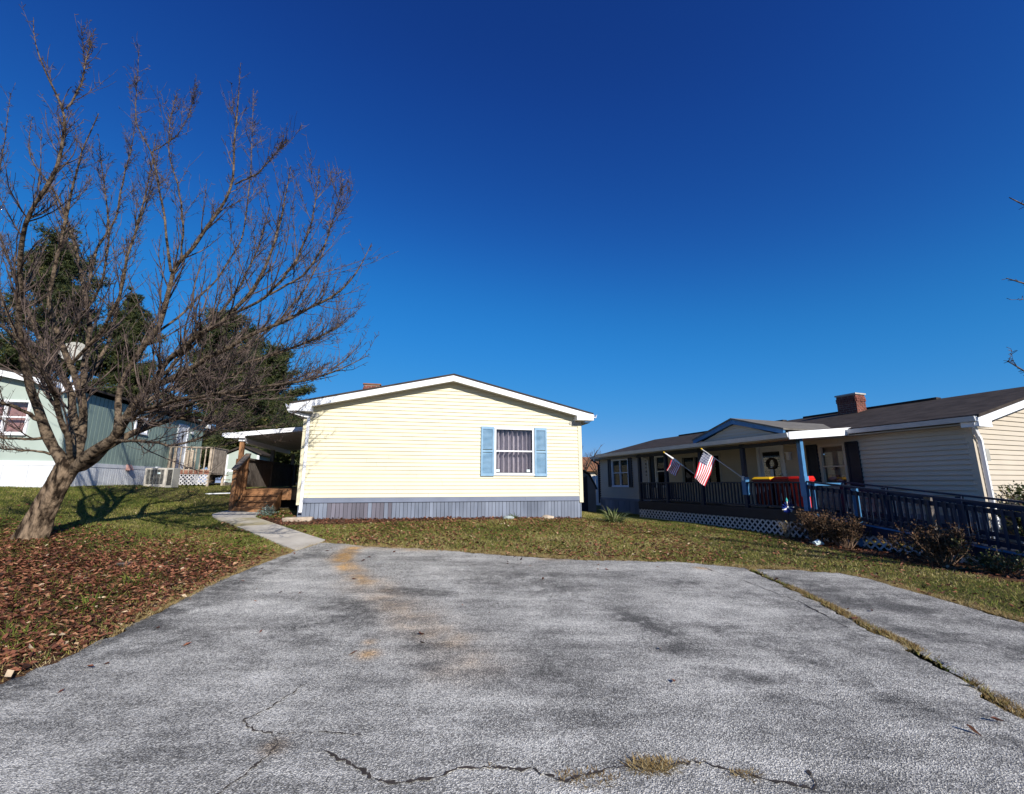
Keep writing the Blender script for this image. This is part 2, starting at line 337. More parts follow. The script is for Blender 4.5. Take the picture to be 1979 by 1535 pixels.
def segd(x, y, P):
    d = np.full(x.shape, 1e9)
    for (x1, y1), (x2, y2) in zip(P[:-1], P[1:]):
        tt = np.clip(((x-x1)*(x2-x1)+(y-y1)*(y2-y1))/((x2-x1)**2+(y2-y1)**2), 0, 1); d = np.minimum(d, np.hypot(x-x1-tt*(x2-x1), y-y1-tt*(y2-y1)))
    return d
def asphalt(name, L, B, Rr, n, mrows, label, dark, rust):
    Lp, Rp, Tp = resample(L, mrows), resample(Rr, mrows), resample(B, n)
    s = np.linspace(0, 1, n)[None,:,None]; tt = np.linspace(0, 1, mrows)[:,None,None]; Bp = (1-s)*Lp[0]+s*Rp[0]
    P = (1-tt)*Bp+tt*Tp[None]+(1-s)*Lp[:,None]+s*Rp[:,None]-((1-s)*(1-tt)*Lp[0]+s*(1-tt)*Rp[0]+(1-s)*tt*Lp[-1]+s*tt*Rp[-1])
    x, y = P[...,0], P[...,1]
    e = np.minimum(np.minimum(s[...,0], 1-s[...,0]), 1-tt[...,0])+0*x; wob = np.exp(-e*30)
    x = x+wob*((vnoise(x, y, 5, 1)-.5)*.15+(vnoise(x, y, 18, 2)-.5)*.09); y = y+wob*((vnoise(x, y, 5, 4)-.5)*.17+(vnoise(x, y, 18, 6)-.5)*.09)
    z = gz(x, y)+.012-.012*(e < .004)
    idx = np.arange(x.size).reshape(x.shape); F = np.stack([idx[:-1,:-1], idx[:-1,1:], idx[1:,1:], idx[1:,:-1]], -1).reshape(-1, 4)
    dk = np.zeros(x.shape)
    for P_, r_, k in dark: dk = np.maximum(dk, k*np.exp(-(segd(x, y, P_)/r_)**2))
    ru = np.zeros(x.shape)
    for P_, r_, k in rust: ru = np.maximum(ru, k*np.exp(-(segd(x, y, P_)/r_)**2))
    dk *= .45+1.1*vnoise(x, y, 4, 9); ru *= .35+1.2*vnoise(x, y, 5, 8)
    o = fast(name, np.stack([x, y, z], -1).reshape(-1, 3), F, 'asphalt', dk.ravel(), smooth=True); a = o.data.attributes.new('rust', 'FLOAT', 'POINT'); a.data.foreach_set('value', np.clip(ru, 0, 1).ravel().astype(np.float32))
    o['kind'] = 'structure'; return o
DARK = [([(-3.9,3.6),(-3.9,5.5),(-4,7.2),(-3.6,8.4)], .33, 1.), ([(-2.0,5.6),(-1.6,5.2),(-2.4,4.8)], .5, .8), ([(-1.6,6.35),(-.9,6.25)], .22, .9), ([(-.3,6.9),(.5,7.0),(.6,6.3)], .55, .7), ([(1.2,5.45),(1.5,5.1),(1.62,4.7)], .2, 1.1), ([(1.6,4.4),(1.9,3.9)], .25, .7), ([(2.2,5.0),(2.6,4.3),(2.8,3.6)], .25, .8),
        ([(-.8,4.6),(-.65,4.3)], .3, .8), ([(2.3,7.0),(3.3,6.0),(3.5,4.5)], .45, .7), ([(.3,4.6),(.4,3.3)], .4, .45), ([(3.0,3.4),(3.1,2.0)], .3, .6), ([(-3.2,4.6),(-2.4,4.9)], .35, .6)]
RUST = [([(-3.05,8.9),(-3.0,8.1),(-2.5,7.3),(-2.1,6.7)], .17, .95), ([(-2.1,6.7),(-1.1,5.3),(-.4,4.2)], .33, .30), ([(-3.2,9.1),(-1.6,8.85)], .18, .5), ([(-1.37,4.62),(-1.36,4.6)], .06, 1.), ([(-1.3,4.34),(-1.29,4.32)], .09, 1.2), ([(-1.42,2.98),(-1.4,2.96)], .06, .6), ([(-2.97,8.15),(-2.9,7.95)], .15, 1.5), ([(.6,8.25),(.9,8.22)], .1, .7), ([(3.1,7.75),(3.2,7.7)], .08, .6)]
asphalt('driveway', DRV_L, DRV_B, JOINT, 150, 330, '', DARK, RUST)
asphalt('neighbour_driveway', RD_L, RD_B, RD_R, 40, 200, '', [([(4.2,7),(5.2,6.2)], .4, .7), ([(4.1,6.2),(5.4,5.2)], .3, 1.), ([(4.2,5),(5.2,4)], .35, .8)], [])
# cracks with a dark worn-out gap
def crack(P, w, seed):
    rr = random.Random(seed); Q = resample(P, max(12, int(len(P)*9))); mb = MB(); prev = None
    for i, (x, y) in enumerate(Q):
        x += rr.uniform(-1, 1)*.012; y += rr.uniform(-1, 1)*.012; hw = w*(.2+1.7*rr.random()**2)*(1 if 0 < i < len(Q)-1 else .1)/2
        d = Q[min(i+1, len(Q)-1)]-Q[max(i-1, 0)]; d /= np.hypot(*d); nx, ny = -d[1]*hw, d[0]*hw; z = g1(x, y)+.0165
        cur = ((x+nx, y+ny, z), (x-nx, y-ny, z))
        if prev: mb.poly(prev[0], prev[1], cur[1], cur[0])
        prev = cur
    o = mb.build('pavement_crack', 'cavity', None, recalc=False); o['kind'] = 'structure'
crack([(-1.6,3.75),(-1.68,3.4),(-1.77,3.25),(-1.66,3.16),(-1.48,3.1),(-1.39,2.99),(-1.42,2.8),(-1.5,2.5)], .012, 1)
crack([(-1.48,3.1),(-1.2,3.12),(-.9,3.08)], .007, 2)
CR = [(-1.12,2.94),(-.85,2.77),(-.73,2.67),(-.62,2.65),(-.38,2.69),(-.31,2.77),(-.08,2.77),(.11,2.75),(.27,2.65),(.54,2.77),(.71,2.77),(1.07,2.82),(1.2,2.73),(1.36,2.67),(1.55,2.6),(1.62,2.75)]
crack(CR, .018, 3)
crack([(-3.3,8.6),(-3.2,8.0),(-3.35,7.5)], .012, 4)
crack([(3.2,7.7),(3.5,6.7),(3.62,5.9),(3.55,5.0)], .014, 5)
# concrete walk
wk = bpy.data.objects.new('front_walk', None); C.objects.link(wk); wk['kind'] = 'structure'; wk.location = (-6, 11, .5)
Lw = resample([(-4.03,8.62),(-5.8,10.17),(-7.6,11.6),(-8.0,12.15),(-8.12,13.0)], 33); Rw = resample([(-3.88,9.6),(-5.79,11.22),(-6.85,12.15),(-6.98,12.5),(-7.0,13.2)], 33)
cuts = [0, 8, 16, 24, 32]
for a, b_ in zip(cuts[:-1], cuts[1:]):
    mb = MB()
    for i in range(a, b_):
        q = [Lw[i], Rw[i], Rw[i+1], Lw[i+1]]
        if i == a: q[0] = q[0]*.985+Lw[i+1]*.015; q[1] = q[1]*.985+Rw[i+1]*.015
        zt = [g1(*p)+.03 for p in q]
        P8 = [(p[0]-wk.location.x, p[1]-wk.location.y, z-.12) for p, z in zip(q, zt)]+[(p[0]-wk.location.x, p[1]-wk.location.y, z) for p, z in zip(q, zt)]
        mb.hexa(P8)
    mb.build('slab', 'concretemoss' if a == 16 else 'concrete', wk, recalc=False)
# ------------------------------------------------------------ building helpers
def planks(par, mp, s0, s1, z0, z1, ex, mat, holes=(), top=None, lip=.02, name='siding_plank'):
    """lapped boards, one object each; mp(s, d, z): s along the wall, d outward; top(z) gives the s range left under a roof slope"""
    n = int(math.ceil((z1-z0)/ex-1e-6))
    for i in range(n):
        za, zb = z0+i*ex, min(z0+(i+1)*ex+.004, z1)
        if zb-za < .02: continue
        a0, a1 = (s0, s1) if not top else top(za); b0, b1 = (s0, s1) if not top else top(zb)
        if b1-b0 < .05: b0 = b1 = (b0+b1)/2
        a0, a1 = max(a0, s0), min(a1, s1); b0, b1 = max(b0, s0), min(b1, s1); zm = (za+zb)/2
        segs = [(a0, a1, b0, b1)]
        for h0, h1, hz0, hz1 in holes:
            if hz0 < zm < hz1:
                nw = []
                for p, q, u, v in segs:
                    if q <= h0 or p >= h1: nw.append((p, q, u, v)); continue
                    if p < h0: nw.append((p, h0, u, h0))
                    if q > h1: nw.append((h1, q, h1, v))
                segs = nw
        cut = []
        for p, q, u, v in segs:
            c = p+(q-p)*random.uniform(.28,.72)
            cut += [(p, c, u, c), (c+.004, q, c+.004, v)] if q-p > 3.6 and u < c-.1 and v > c+.1 else [(p, q, u, v)]
        for p, q, u, v in cut:
            w = random.uniform(-.002, .002)
            MB().hexa([mp(p, lip+w, za), mp(q, lip+w, za), mp(q, -.01, za), mp(p, -.01, za), mp(u, .003, zb), mp(v, .003, zb), mp(v, -.01, zb), mp(u, -.01, zb)]).build(name, mat, par)
def wallcells(mb, mp, s0, s1, z0, z1, holes, d0=-.12, d1=-.012):
    S = sorted({s0, s1, *[h[0] for h in holes], *[h[1] for h in holes]}); Z = sorted({z0, z1, *[h[2] for h in holes], *[h[3] for h in holes]})
    for a, b_ in zip(S[:-1], S[1:]):
        for c, d in zip(Z[:-1], Z[1:]):
            if any(h[0] < (a+b_)/2 < h[1] and h[2] < (c+d)/2 < h[3] for h in holes): continue
            mb.hexa([mp(a,d0,c), mp(b_,d0,c), mp(b_,d1,c), mp(a,d1,c), mp(a,d0,d), mp(b_,d0,d), mp(b_,d1,d), mp(a,d1,d)])
def mbox(mb, mp, s0, s1, d0, d1, z0, z1): return mb.hexa([mp(s0,d0,z0), mp(s1,d0,z0), mp(s1,d1,z0), mp(s0,d1,z0), mp(s0,d0,z1), mp(s1,d0,z1), mp(s1,d1,z1), mp(s0,d1,z1)])
def window(par, mp, s0, s1, z0, z1, fmat='white', cols=1, fw=.055, proud=.045, curtain=None, rows=2, inner=.04, smat=None):
    w = MB(); mbox(w, mp, s0-.01, s0+fw, -.06, proud, z0, z1); mbox(w, mp, s1-fw, s1+.01, -.06, proud, z0, z1); mbox(w, mp, s0+fw, s1-fw, -.06, proud-.003, z1-fw, z1); mbox(w, mp, s0+fw, s1-fw, -.06, proud-.003, z0, z0+fw)
    wo = w.build('window', fmat, par)
    mbox(MB(), mp, s0-.025, s1+.025, 0, proud+.02, z0-.03, z0+.004).build('sill', fmat, wo)
    cw = (s1-s0-2*fw)/cols; rh = (z1-z0-2*fw)/rows
    for i in range(cols):
        a = s0+fw+i*cw; b_ = a+cw
        if i: mbox(MB(), mp, a-.02, a+.02, -.05, proud-.01, z0+fw, z1-fw).build('mullion', fmat, wo)
        for j in range(rows):
            c = z0+fw+j*rh; d = c+rh; dd = -.03-.016*(j == 0)
            if j: mbox(MB(), mp, a+.02*(i > 0), b_-.02*(i < cols-1), -.05, proud-.018, c-.02, c+.02).build('meeting_rail', fmat, wo)
            e = inner*.4; f = MB()
            for q in ((a, a+e, c, d), (b_-e, b_, c, d), (a+e, b_-e, c, c+e), (a+e, b_-e, d-e, d)): mbox(f, mp, q[0], q[1], dd-.012, dd+.014, q[2], q[3])
            f.build('sash', smat or fmat, wo)
            mbox(MB(), mp, a+e, b_-e, dd-.003, dd+.003, c+e, d-e).build('pane', 'glass', wo)
    if curtain:
        V = []; n = 90; mb = MB()
        for i in range(n+1):
            s = s0-.05+(s1-s0+.1)*i/n; dp = -.17+.085*math.sin(i*.62)+.02*math.sin(i*1.31+1)+.01*math.sin(i*.21)
            V.append((s, dp))
        for (a, da), (b_, db) in zip(V[:-1], V[1:]): mb.poly(mp(a, da, z0-.1), mp(b_, db, z0-.1), mp(b_, db*1.05, z1+.05), mp(a, da*1.05, z1+.05))
        mb.build('curtain', curtain, wo, smooth=True, recalc=False)
    return wo
def shutter(par, mp, s0, s1, z0, z1, mat, louvres=True):
    w = MB(); r = .05
    mbox(w, mp, s0, s0+r, .0, .05, z0, z1); mbox(w, mp, s1-r, s1, .0, .05, z0, z1); zm = (z0+z1)/2
    for a, b_ in ((z0, z0+.08), (zm-.03, zm+.03), (z1-.08, z1)): mbox(w, mp, s0+r, s1-r, .002, .048, a, b_)
    so = w.build('shutter', mat, par)
    if louvres:
        l = MB(); z = z0+.085
        while z < z1-.1:
            if abs(z+.017-zm) > .05: l.hexa([mp(s0+r,.040,z), mp(s1-r,.040,z), mp(s1-r,.032,z-.004), mp(s0+r,.032,z-.004), mp(s0+r,.010,z+.034), mp(s1-r,.010,z+.034), mp(s1-r,.004,z+.03), mp(s0+r,.004,z+.03)])
            z += .036
        l.build('louvres', mat, so)
    else: mbox(MB(), mp, s0+r, s1-r, .002, .03, z0+.08, z1-.08).build('panel', mat, so)
def gable_roof(par, mp, S, T0, T1, zr, slope, ov, mat, thick=.07, fas=.19, ret=.55, rakes=(True, True), two=None):
    """mp(s,t,z): s across 0..S, t along; ridge at S/2"""
    zz = lambda s: zr-slope*abs(s-S/2)
    for k, (a, b_) in enumerate(((-ov, S/2), (S/2, S+ov))):
        MB().hexa([mp(a,T0-.02,zz(a)-thick), mp(b_,T0-.02,zz(b_)-thick), mp(b_,T1+.02,zz(b_)-thick), mp(a,T1+.02,zz(a)-thick), mp(a,T0-.02,zz(a)), mp(b_,T0-.02,zz(b_)), mp(b_,T1+.02,zz(b_)), mp(a,T1+.02,zz(a))]).build('roof_slope', mat if not two else two[k], par)
        for e, tt in ((0, T0), (1, T1)):
            if not rakes[e]: continue
            t0, t1 = (tt, tt+.03) if e == 0 else (tt-.03, tt); lo = thick-.012
            MB().hexa([mp(a,t0,zz(a)-lo-fas), mp(b_,t0,zz(b_)-lo-fas), mp(b_,t1,zz(b_)-lo-fas), mp(a,t1,zz(a)-lo-fas), mp(a,t0,zz(a)-lo), mp(b_,t0,zz(b_)-lo), mp(b_,t1,zz(b_)-lo), mp(a,t1,zz(a)-lo)]).build('rake_board', 'white', par)
            sgn = 1 if e == 0 else -1; u0, u1 = sorted((tt+.031*sgn, tt+.32*sgn))
            MB().hexa([mp(a,u0,zz(a)-lo-fas+.005), mp(b_,u0,zz(b_)-lo-fas+.005), mp(b_,u1,zz(b_)-lo-fas+.005), mp(a,u1,zz(a)-lo-fas+.005), mp(a,u0,zz(a)-lo-.10), mp(b_,u0,zz(b_)-lo-.10), mp(b_,u1,zz(b_)-lo-.10), mp(a,u1,zz(a)-lo-.10)]).build('soffit', 'soffit', par)
            if ret:
                s0, s1 = (a-.006, a+ret) if k == 0 else (b_-ret, b_+.006); zb = zz(-ov)-lo-fas-.012
                so, si = (s0, s1) if k == 0 else (s1, s0); u0, u1 = sorted((tt-.012*sgn, tt+.30*sgn))
                zo = zz(so)-lo-.004; zi = min(zz(si)-lo-.01, zb+.24)
                P = [(so, zb), (si, zb), (si, zi), (so, zo)]
                MB().prism(P, lambda s, z: mp(s, u0, z), lambda s, z: mp(s, u1, z)).build('eave_return', 'white', par)
    return zz
def brick_chimney(par, x0, x1, y0, y1, z0, z1, cap='concretecap'):
    box('chimney', 'mortar', par, x0+.012, x1-.012, y0+.012, y1-.012, z0, z1-.02); ch = par.children[-1] if par.children else None
    ch = [o for o in par.children if o.name.startswith('chimney')][-1]
    n = int((z1-z0)/.075); bm = MB()
    for i in range(n):
        za = z0+i*.075; zb = za+.064; off = .1*(i % 2); pr = .025 if i in (n-2, n-3) else 0
        for (a0, a1, fx) in ((x0, x1, 0), (y0, y1, 1)):
            s = a0-off
            while s < a1-.02:
                p, q = max(s, a0), min(s+.19, a1)
                if q-p > .03:
                    for side in (0, 1):
                        if fx == 0: ya = (y0-pr, y0+.02) if side == 0 else (y1-.02, y1+pr); bm.box(p+.004, q-.004, *ya, za, zb)
                        else: xa = (x0-pr-.002, x0+.02) if side == 0 else (x1-.02, x1+pr+.002); bm.box(*xa, p+.004, q-.004, za+.001, zb-.001)
                s += .2
    bm.build('brickwork', 'brick', ch)
    box('chimney_cap', cap, ch, x0-.03, x1+.03, y0-.03, y1+.03, z1-.02, z1+.03)
def downspout(par, pts, mat='white', w=.075, h=.06):
    mb = MB()
    for a, b_ in zip(pts[:-1], pts[1:]): mb.bar(a, b_, w, h, up=(0, 1, 0))
    return mb.build('downspout', mat, par)
# ------------------------------------------------------------ yellow house
A1 = R(12.72)
yh = thing('yellow_house', 'pale yellow sided house with low gable end, blue shutters and grey skirting', 'house', (-5.8, 12.3, .55), A1)
W1 = 8.17; LEN1 = 15.
front = lambda s, d, z: (s, -d, z)
EX = .1085; Z1 = 1.17; ZR1 = 4.80; SL1 = .236; OV1 = .36
WIN1 = (5.40, 6.63, Z1+6*EX, Z1+19*EX)
zz1 = lambda s: ZR1-SL1*abs(s-W1/2)-.12
top1 = lambda z: (0, W1) if z <= zz1(0) else (W1/2-(ZR1-.12-z)/SL1, W1/2+(ZR1-.12-z)/SL1)
mb = MB(); wallcells(mb, front, 0, W1, 1.12, 3.45, [WIN1])
mb.prism([(0,3.45),(W1,3.45),(W1,zz1(W1)),(W1/2,zz1(W1/2)),(0,zz1(0))], lambda s, z: (s,.012,z), lambda s, z: (s,.12,z))
mb.box(0,.1,.125,LEN1,.95,3.7); mb.box(W1-.1,W1,.125,LEN1,.95,3.7); mb.box(.1,W1-.1,LEN1-.1,LEN1,.95,4.2)
mb.build('wall', 'creamtrim', yh)
planks(yh, front, .06, W1-.06, Z1, zz1(W1/2), EX, 'cream', [WIN1], top1, .027)
lside = lambda s, d, z: (-d, s, z); rside = lambda s, d, z: (W1+d, s, z)
planks(yh, lside, .06, LEN1, Z1, 3.6, EX, 'cream'); planks(yh, rside, .06, LEN1, Z1, 3.6, EX, 'cream')
for s0, s1 in ((-.045,.075), (W1-.075,W1+.045)):
    mbox(MB(), front, s0, s1, -.005, .034, .98, 3.58).build('corner_trim', 'creamtrim', yh)
for x0, x1 in ((-.046,-.012), (W1+.012,W1+.046)): box('corner_trim', 'creamtrim', yh, x0, x1, -.03, .1, .98, 3.58)
mbox(MB(), front, .078, 6.35, -.01, .03, 1.035, 1.165).build('bottom_band', 'skirtband', yh)
mbox(MB(), front, 6.353, W1-.078, -.01, .028, 1.035, 1.165).build('bottom_band', 'skirtband', yh)
box('skirt_backing', 'dark', yh, .02, W1-.02, .03, .06, .3, 1.035)
x = .0
while x < W1-.02:
    w = random.uniform(.100,.114); tl = random.gauss(0, .004)+(.012 if x > 6.8 else 0); wd = random.uniform(-.003,.003)
    if x+w > W1: w = W1-x
    mt = 'skirtwarm' if (.3 < x < 2.6 and random.random() < 1-abs(x-1.4)/1.6) else 'skirt'
    MB().hexa([(x-tl,.002+wd,.33), (x+w-.010-tl,.002+wd,.33), (x+w-.010-tl,.03,.33), (x-tl,.03,.33), (x,.002-wd,1.04), (x+w-.010,.002-wd,1.04), (x+w-.010,.03,1.04), (x,.03,1.04)]).build('skirt_board', mt, yh)
    x += w
for xa, xb in ((0,.03), (W1-.03,W1)): box('skirt_side', 'skirt', yh, xa, xb, .062, LEN1, .3, .95)
gable_roof(yh, lambda s, t, z: (s, t, z), W1, -.30, LEN1+.3, ZR1, SL1, OV1, 'shingle', thick=.045)
for sx in (-1, 1):
    xe = -OV1-.012 if sx < 0 else W1+OV1+.012; xo = xe+sx*.115; ze = ZR1-SL1*(W1/2+OV1)
    g = MB(); g.prism([(xe,ze-.05),(xe,ze-.15),(xe+sx*.08,ze-.15),(xo,ze-.05),(xo-sx*.01,ze-.05),(xe+sx*.075,ze-.135),(xe+sx*.012,ze-.135),(xe+sx*.012,ze-.05)], lambda a, z: (a,-.30,z), lambda a, z: (a,LEN1+.3,z)); g.build('gutter', 'white', yh)
    box('eave_soffit', 'soffit', yh, *sorted((xe, 0 if sx < 0 else W1)), 0.03, LEN1, ze-.27, ze-.25)
    box('frieze', 'soffit', yh, *((-.05,.35) if sx < 0 else (W1-.35,W1+.05)), -.036, .0, ze-.36, ze-.255)
downspout(yh, [(-.42,-.22,3.60),(-.40,-.22,3.52),(-.05,-.10,3.42),(.085,-.075,3.40),(.095,-.072,3.36),(.095,-.072,.86),(.095,-.12,.78)])
brick_chimney(yh, .94, 1.58, 5., 5.7, 4.1, 5.50, 'brownroof')
wo1 = window(yh, front, *WIN1, curtain='curtain', fw=.045, smat='blackish')
for a, c in ((5.47,1.90), (6.42,1.90)): mbox(MB(), front, a, a+.10, .036-.075, .037-.075, c, c+.075).build('sticker', 'litterwhite', wo1)
shutter(yh, lambda s, d, z: front(s, d+.016, z), 4.98, 5.375, WIN1[2]-.05, WIN1[3]+.03, 'shutter'); shutter(yh, lambda s, d, z: front(s, d+.016, z), 6.655, 7.05, WIN1[2]-.05, WIN1[3]+.03, 'shutter')
# ------------------------------------------------------------ side porch of the yellow house
lp = H1(-2.3, 2.0)
po = thing('covered_porch', 'brown wooden side porch with white flat roof on the yellow house', 'porch', (-5.8, 12.3, .7), A1)
PY0, PY1, PF = 2.0, 8.6, 1.39
def slab4(par, name, mat, P, z): return MB().hexa([(x, y, zb) for (x, y), (zb, zt) in zip(P, z)]+[(x, y, zt) for (x, y), (zb, zt) in zip(P, z)]).build(name, mat, par)
slab4(po, 'porch_roof', 'whitemetal', [(-2.62,PY0-.12),(-.06,PY0-.12),(-.06,PY1),(-2.62,PY1)], [(2.99,3.03),(3.30,3.34),(3.30,3.34),(2.99,3.03)])
slab4(po, 'roof_fascia', 'white', [(-2.5,PY0-.15),(-.06,PY0-.15),(-.06,PY0-.122),(-2.5,PY0-.122)], [(2.955,3.09),(3.25,3.38),(3.25,3.38),(2.955,3.09)])
box('roof_fascia', 'white', po, -2.66, -2.1, PY0-.19, PY0-.152, 2.93, 3.085); box('roof_gutter', 'white', po, -2.74, -2.63, PY0-.17, PY1, 2.97, 3.07)
for k in range(16):
    y = PY0+.1+k*.4; slab4(po, 'ceiling_rib', 'soffit', [(-2.55,y),(-.06,y),(-.06,y+.05),(-2.55,y+.05)], [(2.965,2.99),(3.275,3.30),(3.275,3.30),(2.965,2.99)])
box('post_bracket', 'white', po, -2.29, -2.12, PY0-.1, PY0+.07, 2.84, 2.962)
box('beam', 'white', po, -2.29, -2.13, PY0+.08, PY1-1.2, 2.80, 2.935)
for y in (PY0, 5.2, 8.2): box('post', 'deckwood' if y == PY0 else 'oldwood', po, -2.265, -2.145, y-.06, y+.06, .55, 2.84)
for k in range(20):
    y = PY0-.08+k*.15; box('deck_board', 'deckwood', po, -2.3, -.08, y, y+.142, PF-.035, PF)
for k in range(20, 45):
    y = PY0-.08+k*.15; box('deck_board', 'oldwood', po, -2.3, -.08, y, y+.142, PF-.035, PF)
box('deck_skirt', 'deckwood', po, -2.33, -1.90, PY0-.13, PY0-.09, 1.06, PF-.037); box('deck_skirt', 'oldwood', po, -2.33, -2.30, PY0-.09, PY1, 1.06, PF-.037)
box('deck_skirt', 'deckwood', po, -.90, -.08, PY0-.13, PY0-.09, 1.06, PF-.037); box('deck_underside', 'dark', po, -2.25, -.08, PY0+.3, PY0+.34, .5, PF-.04)
SX0, SX1 = -1.88, -.96
for i in range(3):                                        # three steps down from the deck
    y0 = PY0-.13-.28*(i+1); z = PF-.165*(i+1)
    box('tread', 'deckwood', po, SX0-.02, SX1+.02, y0-.045, y0+.28, z-.038, z); box('riser', 'deckwood', po, SX0, SX1, y0+.005, y0+.03, z-.17 if i < 2 else .70, z-.04)
box('riser', 'deckwood', po, SX0, SX1, PY0-.125, PY0-.10, PF-.165, PF-.04)
for x in (SX0-.045, SX1+.004): MB().prism([(PY0-.1,PF-.05),(PY0-1.0,PF-.53),(PY0-1.0,.70),(PY0-.1,.85)], lambda y, z: (x,y,z), lambda y, z: (x+.04,y,z)).build('stringer', 'deckwood', po)
nx = SX0-.06
box('newel_post', 'deckwood', po, nx-.10, nx, PY0-.98, PY0-.88, .62, 1.98); box('newel_post', 'deckwood', po, nx-.10, nx, PY0-.16, PY0-.06, 1.0, 2.42)
MB().bar((nx-.05,PY0-1.02,1.95), (nx-.05,PY0-.02,2.45), .15, .05).build('handrail', 'oldwood', po)
for k in range(4):
    y = PY0-.84+k*.19; zt = 1.95+(y-PY0+1.0)*.5; box('rail_board', 'deckwood', po, nx-.07, nx-.045, y, y+.155, zt-1.05, zt-.04)
MB().bar((-2.2,PY0-.03,2.36), (nx,PY0-.03,2.36), .09, .13).build('top_rail', 'deckwood', po)
for k in range(3):
    x = -2.13+k*.062; box('rail_board', 'deckwood', po, x, x+.05, PY0-.07, PY0-.045, 1.3, 2.30)
box('rail_board', 'deckwood', po, -2.30, -2.16, PY0-.09, PY0-.065, 1.02, 2.3)
box('side_rail', 'oldwood', po, -2.25, -2.15, PY0+.06, PY1, 2.30, 2.36)
y = PY0+.12
while y < PY1: box('side_board', 'oldwood', po, -2.22, -2.195, y, y+.135, PF+.05, 2.30); y += .15
x = -2.15
while x < -.15: box('back_board', 'oldwood', po, x, x+.09, PY1-.08, PY1-.055, PF+.06, 2.28); x += .135
box('back_rail', 'oldwood', po, -2.2, -.05, PY1-.09, PY1, 2.28, 2.36)
# ------------------------------------------------------------ right-hand house
A2 = R(-69.9); L2 = 16.; W2 = 8.2
rh = thing('beige_house', 'long beige sided house with dark shingle roof and brick chimney', 'house', (4.9, 25., .1), A2)
Z2 = .82; EX2 = .116; ZR2 = 4.17; SL2 = .255; OV2 = .32
f2 = lambda s, d, z: (s, -d, z)
gend = lambda s, d, z: (L2+d, s, z)
wA = (1.26, 2.77, Z2+5*EX2, Z2+17*EX2); wB = (4.86, 5.55, Z2+5*EX2, Z2+17*EX2); wP = (6.6, 8.7, Z2+6*EX2, Z2+16*EX2); dr2 = (10.37, 11.32, Z2, Z2+17*EX2); wC = (12.50, 13.24, Z2+5*EX2, Z2+16*EX2)
holes2 = [wA, wB, wP, dr2, wC]
zz2 = lambda s: ZR2-SL2*abs(s-W2/2)-.12
top2 = lambda z: (0, W2) if z <= zz2(0) else (W2/2-(ZR2-.12-z)/SL2, W2/2+(ZR2-.12-z)/SL2)
mb = MB(); wallcells(mb, f2, 0, L2, .6, 2.98, holes2); wallcells(mb, gend, .125, W2, .6, 2.9, [])
mb.prism([(.125,2.9),(W2,2.9),(W2,zz2(W2)),(W2/2,zz2(W2/2)),(.125,zz2(.125))], lambda s, z: (L2-.012,s,z), lambda s, z: (L2-.12,s,z))
mb.prism([(.125,.6),(W2,.6),(W2,zz2(W2)),(W2/2,zz2(W2/2)),(.125,zz2(.125))], lambda s, z: (0,s,z), lambda s, z: (.12,s,z)); mb.box(0, L2-.125, W2-.1, W2, .6, 2.9)
mb.build('wall', 'beige', rh)
planks(rh, f2, .05, L2-.05, Z2, 2.95, EX2, 'beige', holes2, None, .042)
planks(rh, gend, .05, W2, Z2, zz2(W2/2), EX2, 'beige', (), top2, .03)
mbox(MB(), f2, L2-.10, L2+.02, -.005, .03, Z2-.04, 2.93).build('corner_trim', 'beige', rh); mbox(MB(), gend, -.028, .10, -.005, .032, Z2-.04, 2.93).build('corner_trim', 'beige', rh)
mbox(MB(), f2, -.02, .09, -.005, .03, Z2-.04, 2.93).build('corner_trim', 'navy', rh)
box('bottom_band', 'skirtband', rh, 0, L2, -.03, -.013, Z2-.12, Z2); x = 0
box('skirt_backing', 'dark', rh, .02, L2, .02, .05, -.1, Z2-.12)
while x < L2-.05:
    w = min(random.choice((.46,.40,.5)), L2-x); tl = random.gauss(0,.02)
    MB().hexa([(x+tl,-.012,-.05),(x+w-.018+tl,-.014,-.05),(x+w-.018+tl,.015,-.05),(x+tl,.015,-.05),(x,-.012,Z2-.121),(x+w-.018,-.012,Z2-.121),(x+w-.018,.015,Z2-.121),(x,.015,Z2-.121)]).build('skirt_panel', 'skirt', rh); x += w
box('skirt_panel', 'skirt', rh, L2-.02, L2+.012, .05, W2, -.1, Z2-.02)
gable_roof(rh, lambda s, t, z: (L2-t, s, z), W2, -.3, L2+.3, ZR2, SL2, OV2, 'shingle', ret=.5)
box('ridge_vent', 'shingle', rh, 1.9, 8.3, W2/2-.12, W2/2+.12, ZR2-.02, ZR2+.045); box('ridge_vent', 'shingle', rh, 9.2, 13.6, W2/2-.12, W2/2+.12, ZR2-.02, ZR2+.045)
ze = ZR2-SL2*(W2/2+OV2)
MB().prism([(-OV2-.012,ze-.04),(-OV2-.012,ze-.15),(-OV2-.09,ze-.15),(-OV2-.13,ze-.04)], lambda y, z: (-.3,y,z), lambda y, z: (L2+.3,y,z)).build('gutter', 'gutter', rh)
box('eave_soffit', 'soffit', rh, 0, L2, -OV2, 0., ze-.2, ze-.18)
downspout(rh, [(L2+.22,-.34,2.88),(L2+.2,-.3,2.80),(L2+.10,.02,2.62),(L2+.09,.10,2.52),(L2+.075,.12,.6)])
downspout(rh, [(-.2,-.40,2.86),(-.1,-.3,2.78),(-.05,-.06,2.62),(-.05,-.05,.5)], 'navy')
downspout(rh, [(4.1,-.40,2.86),(4.2,-.3,2.78),(4.42,-.06,2.62),(4.45,-.06,.35),(4.45,-.4,.22)], 'gutter')
brick_chimney(rh, 11.0, 11.66, 3.35, 3.85, 3.8, 4.66)
mbox(MB(), gend, .16, .30, .03, .12, 2.05, 2.32).build('meter_box', 'acgrey', rh)
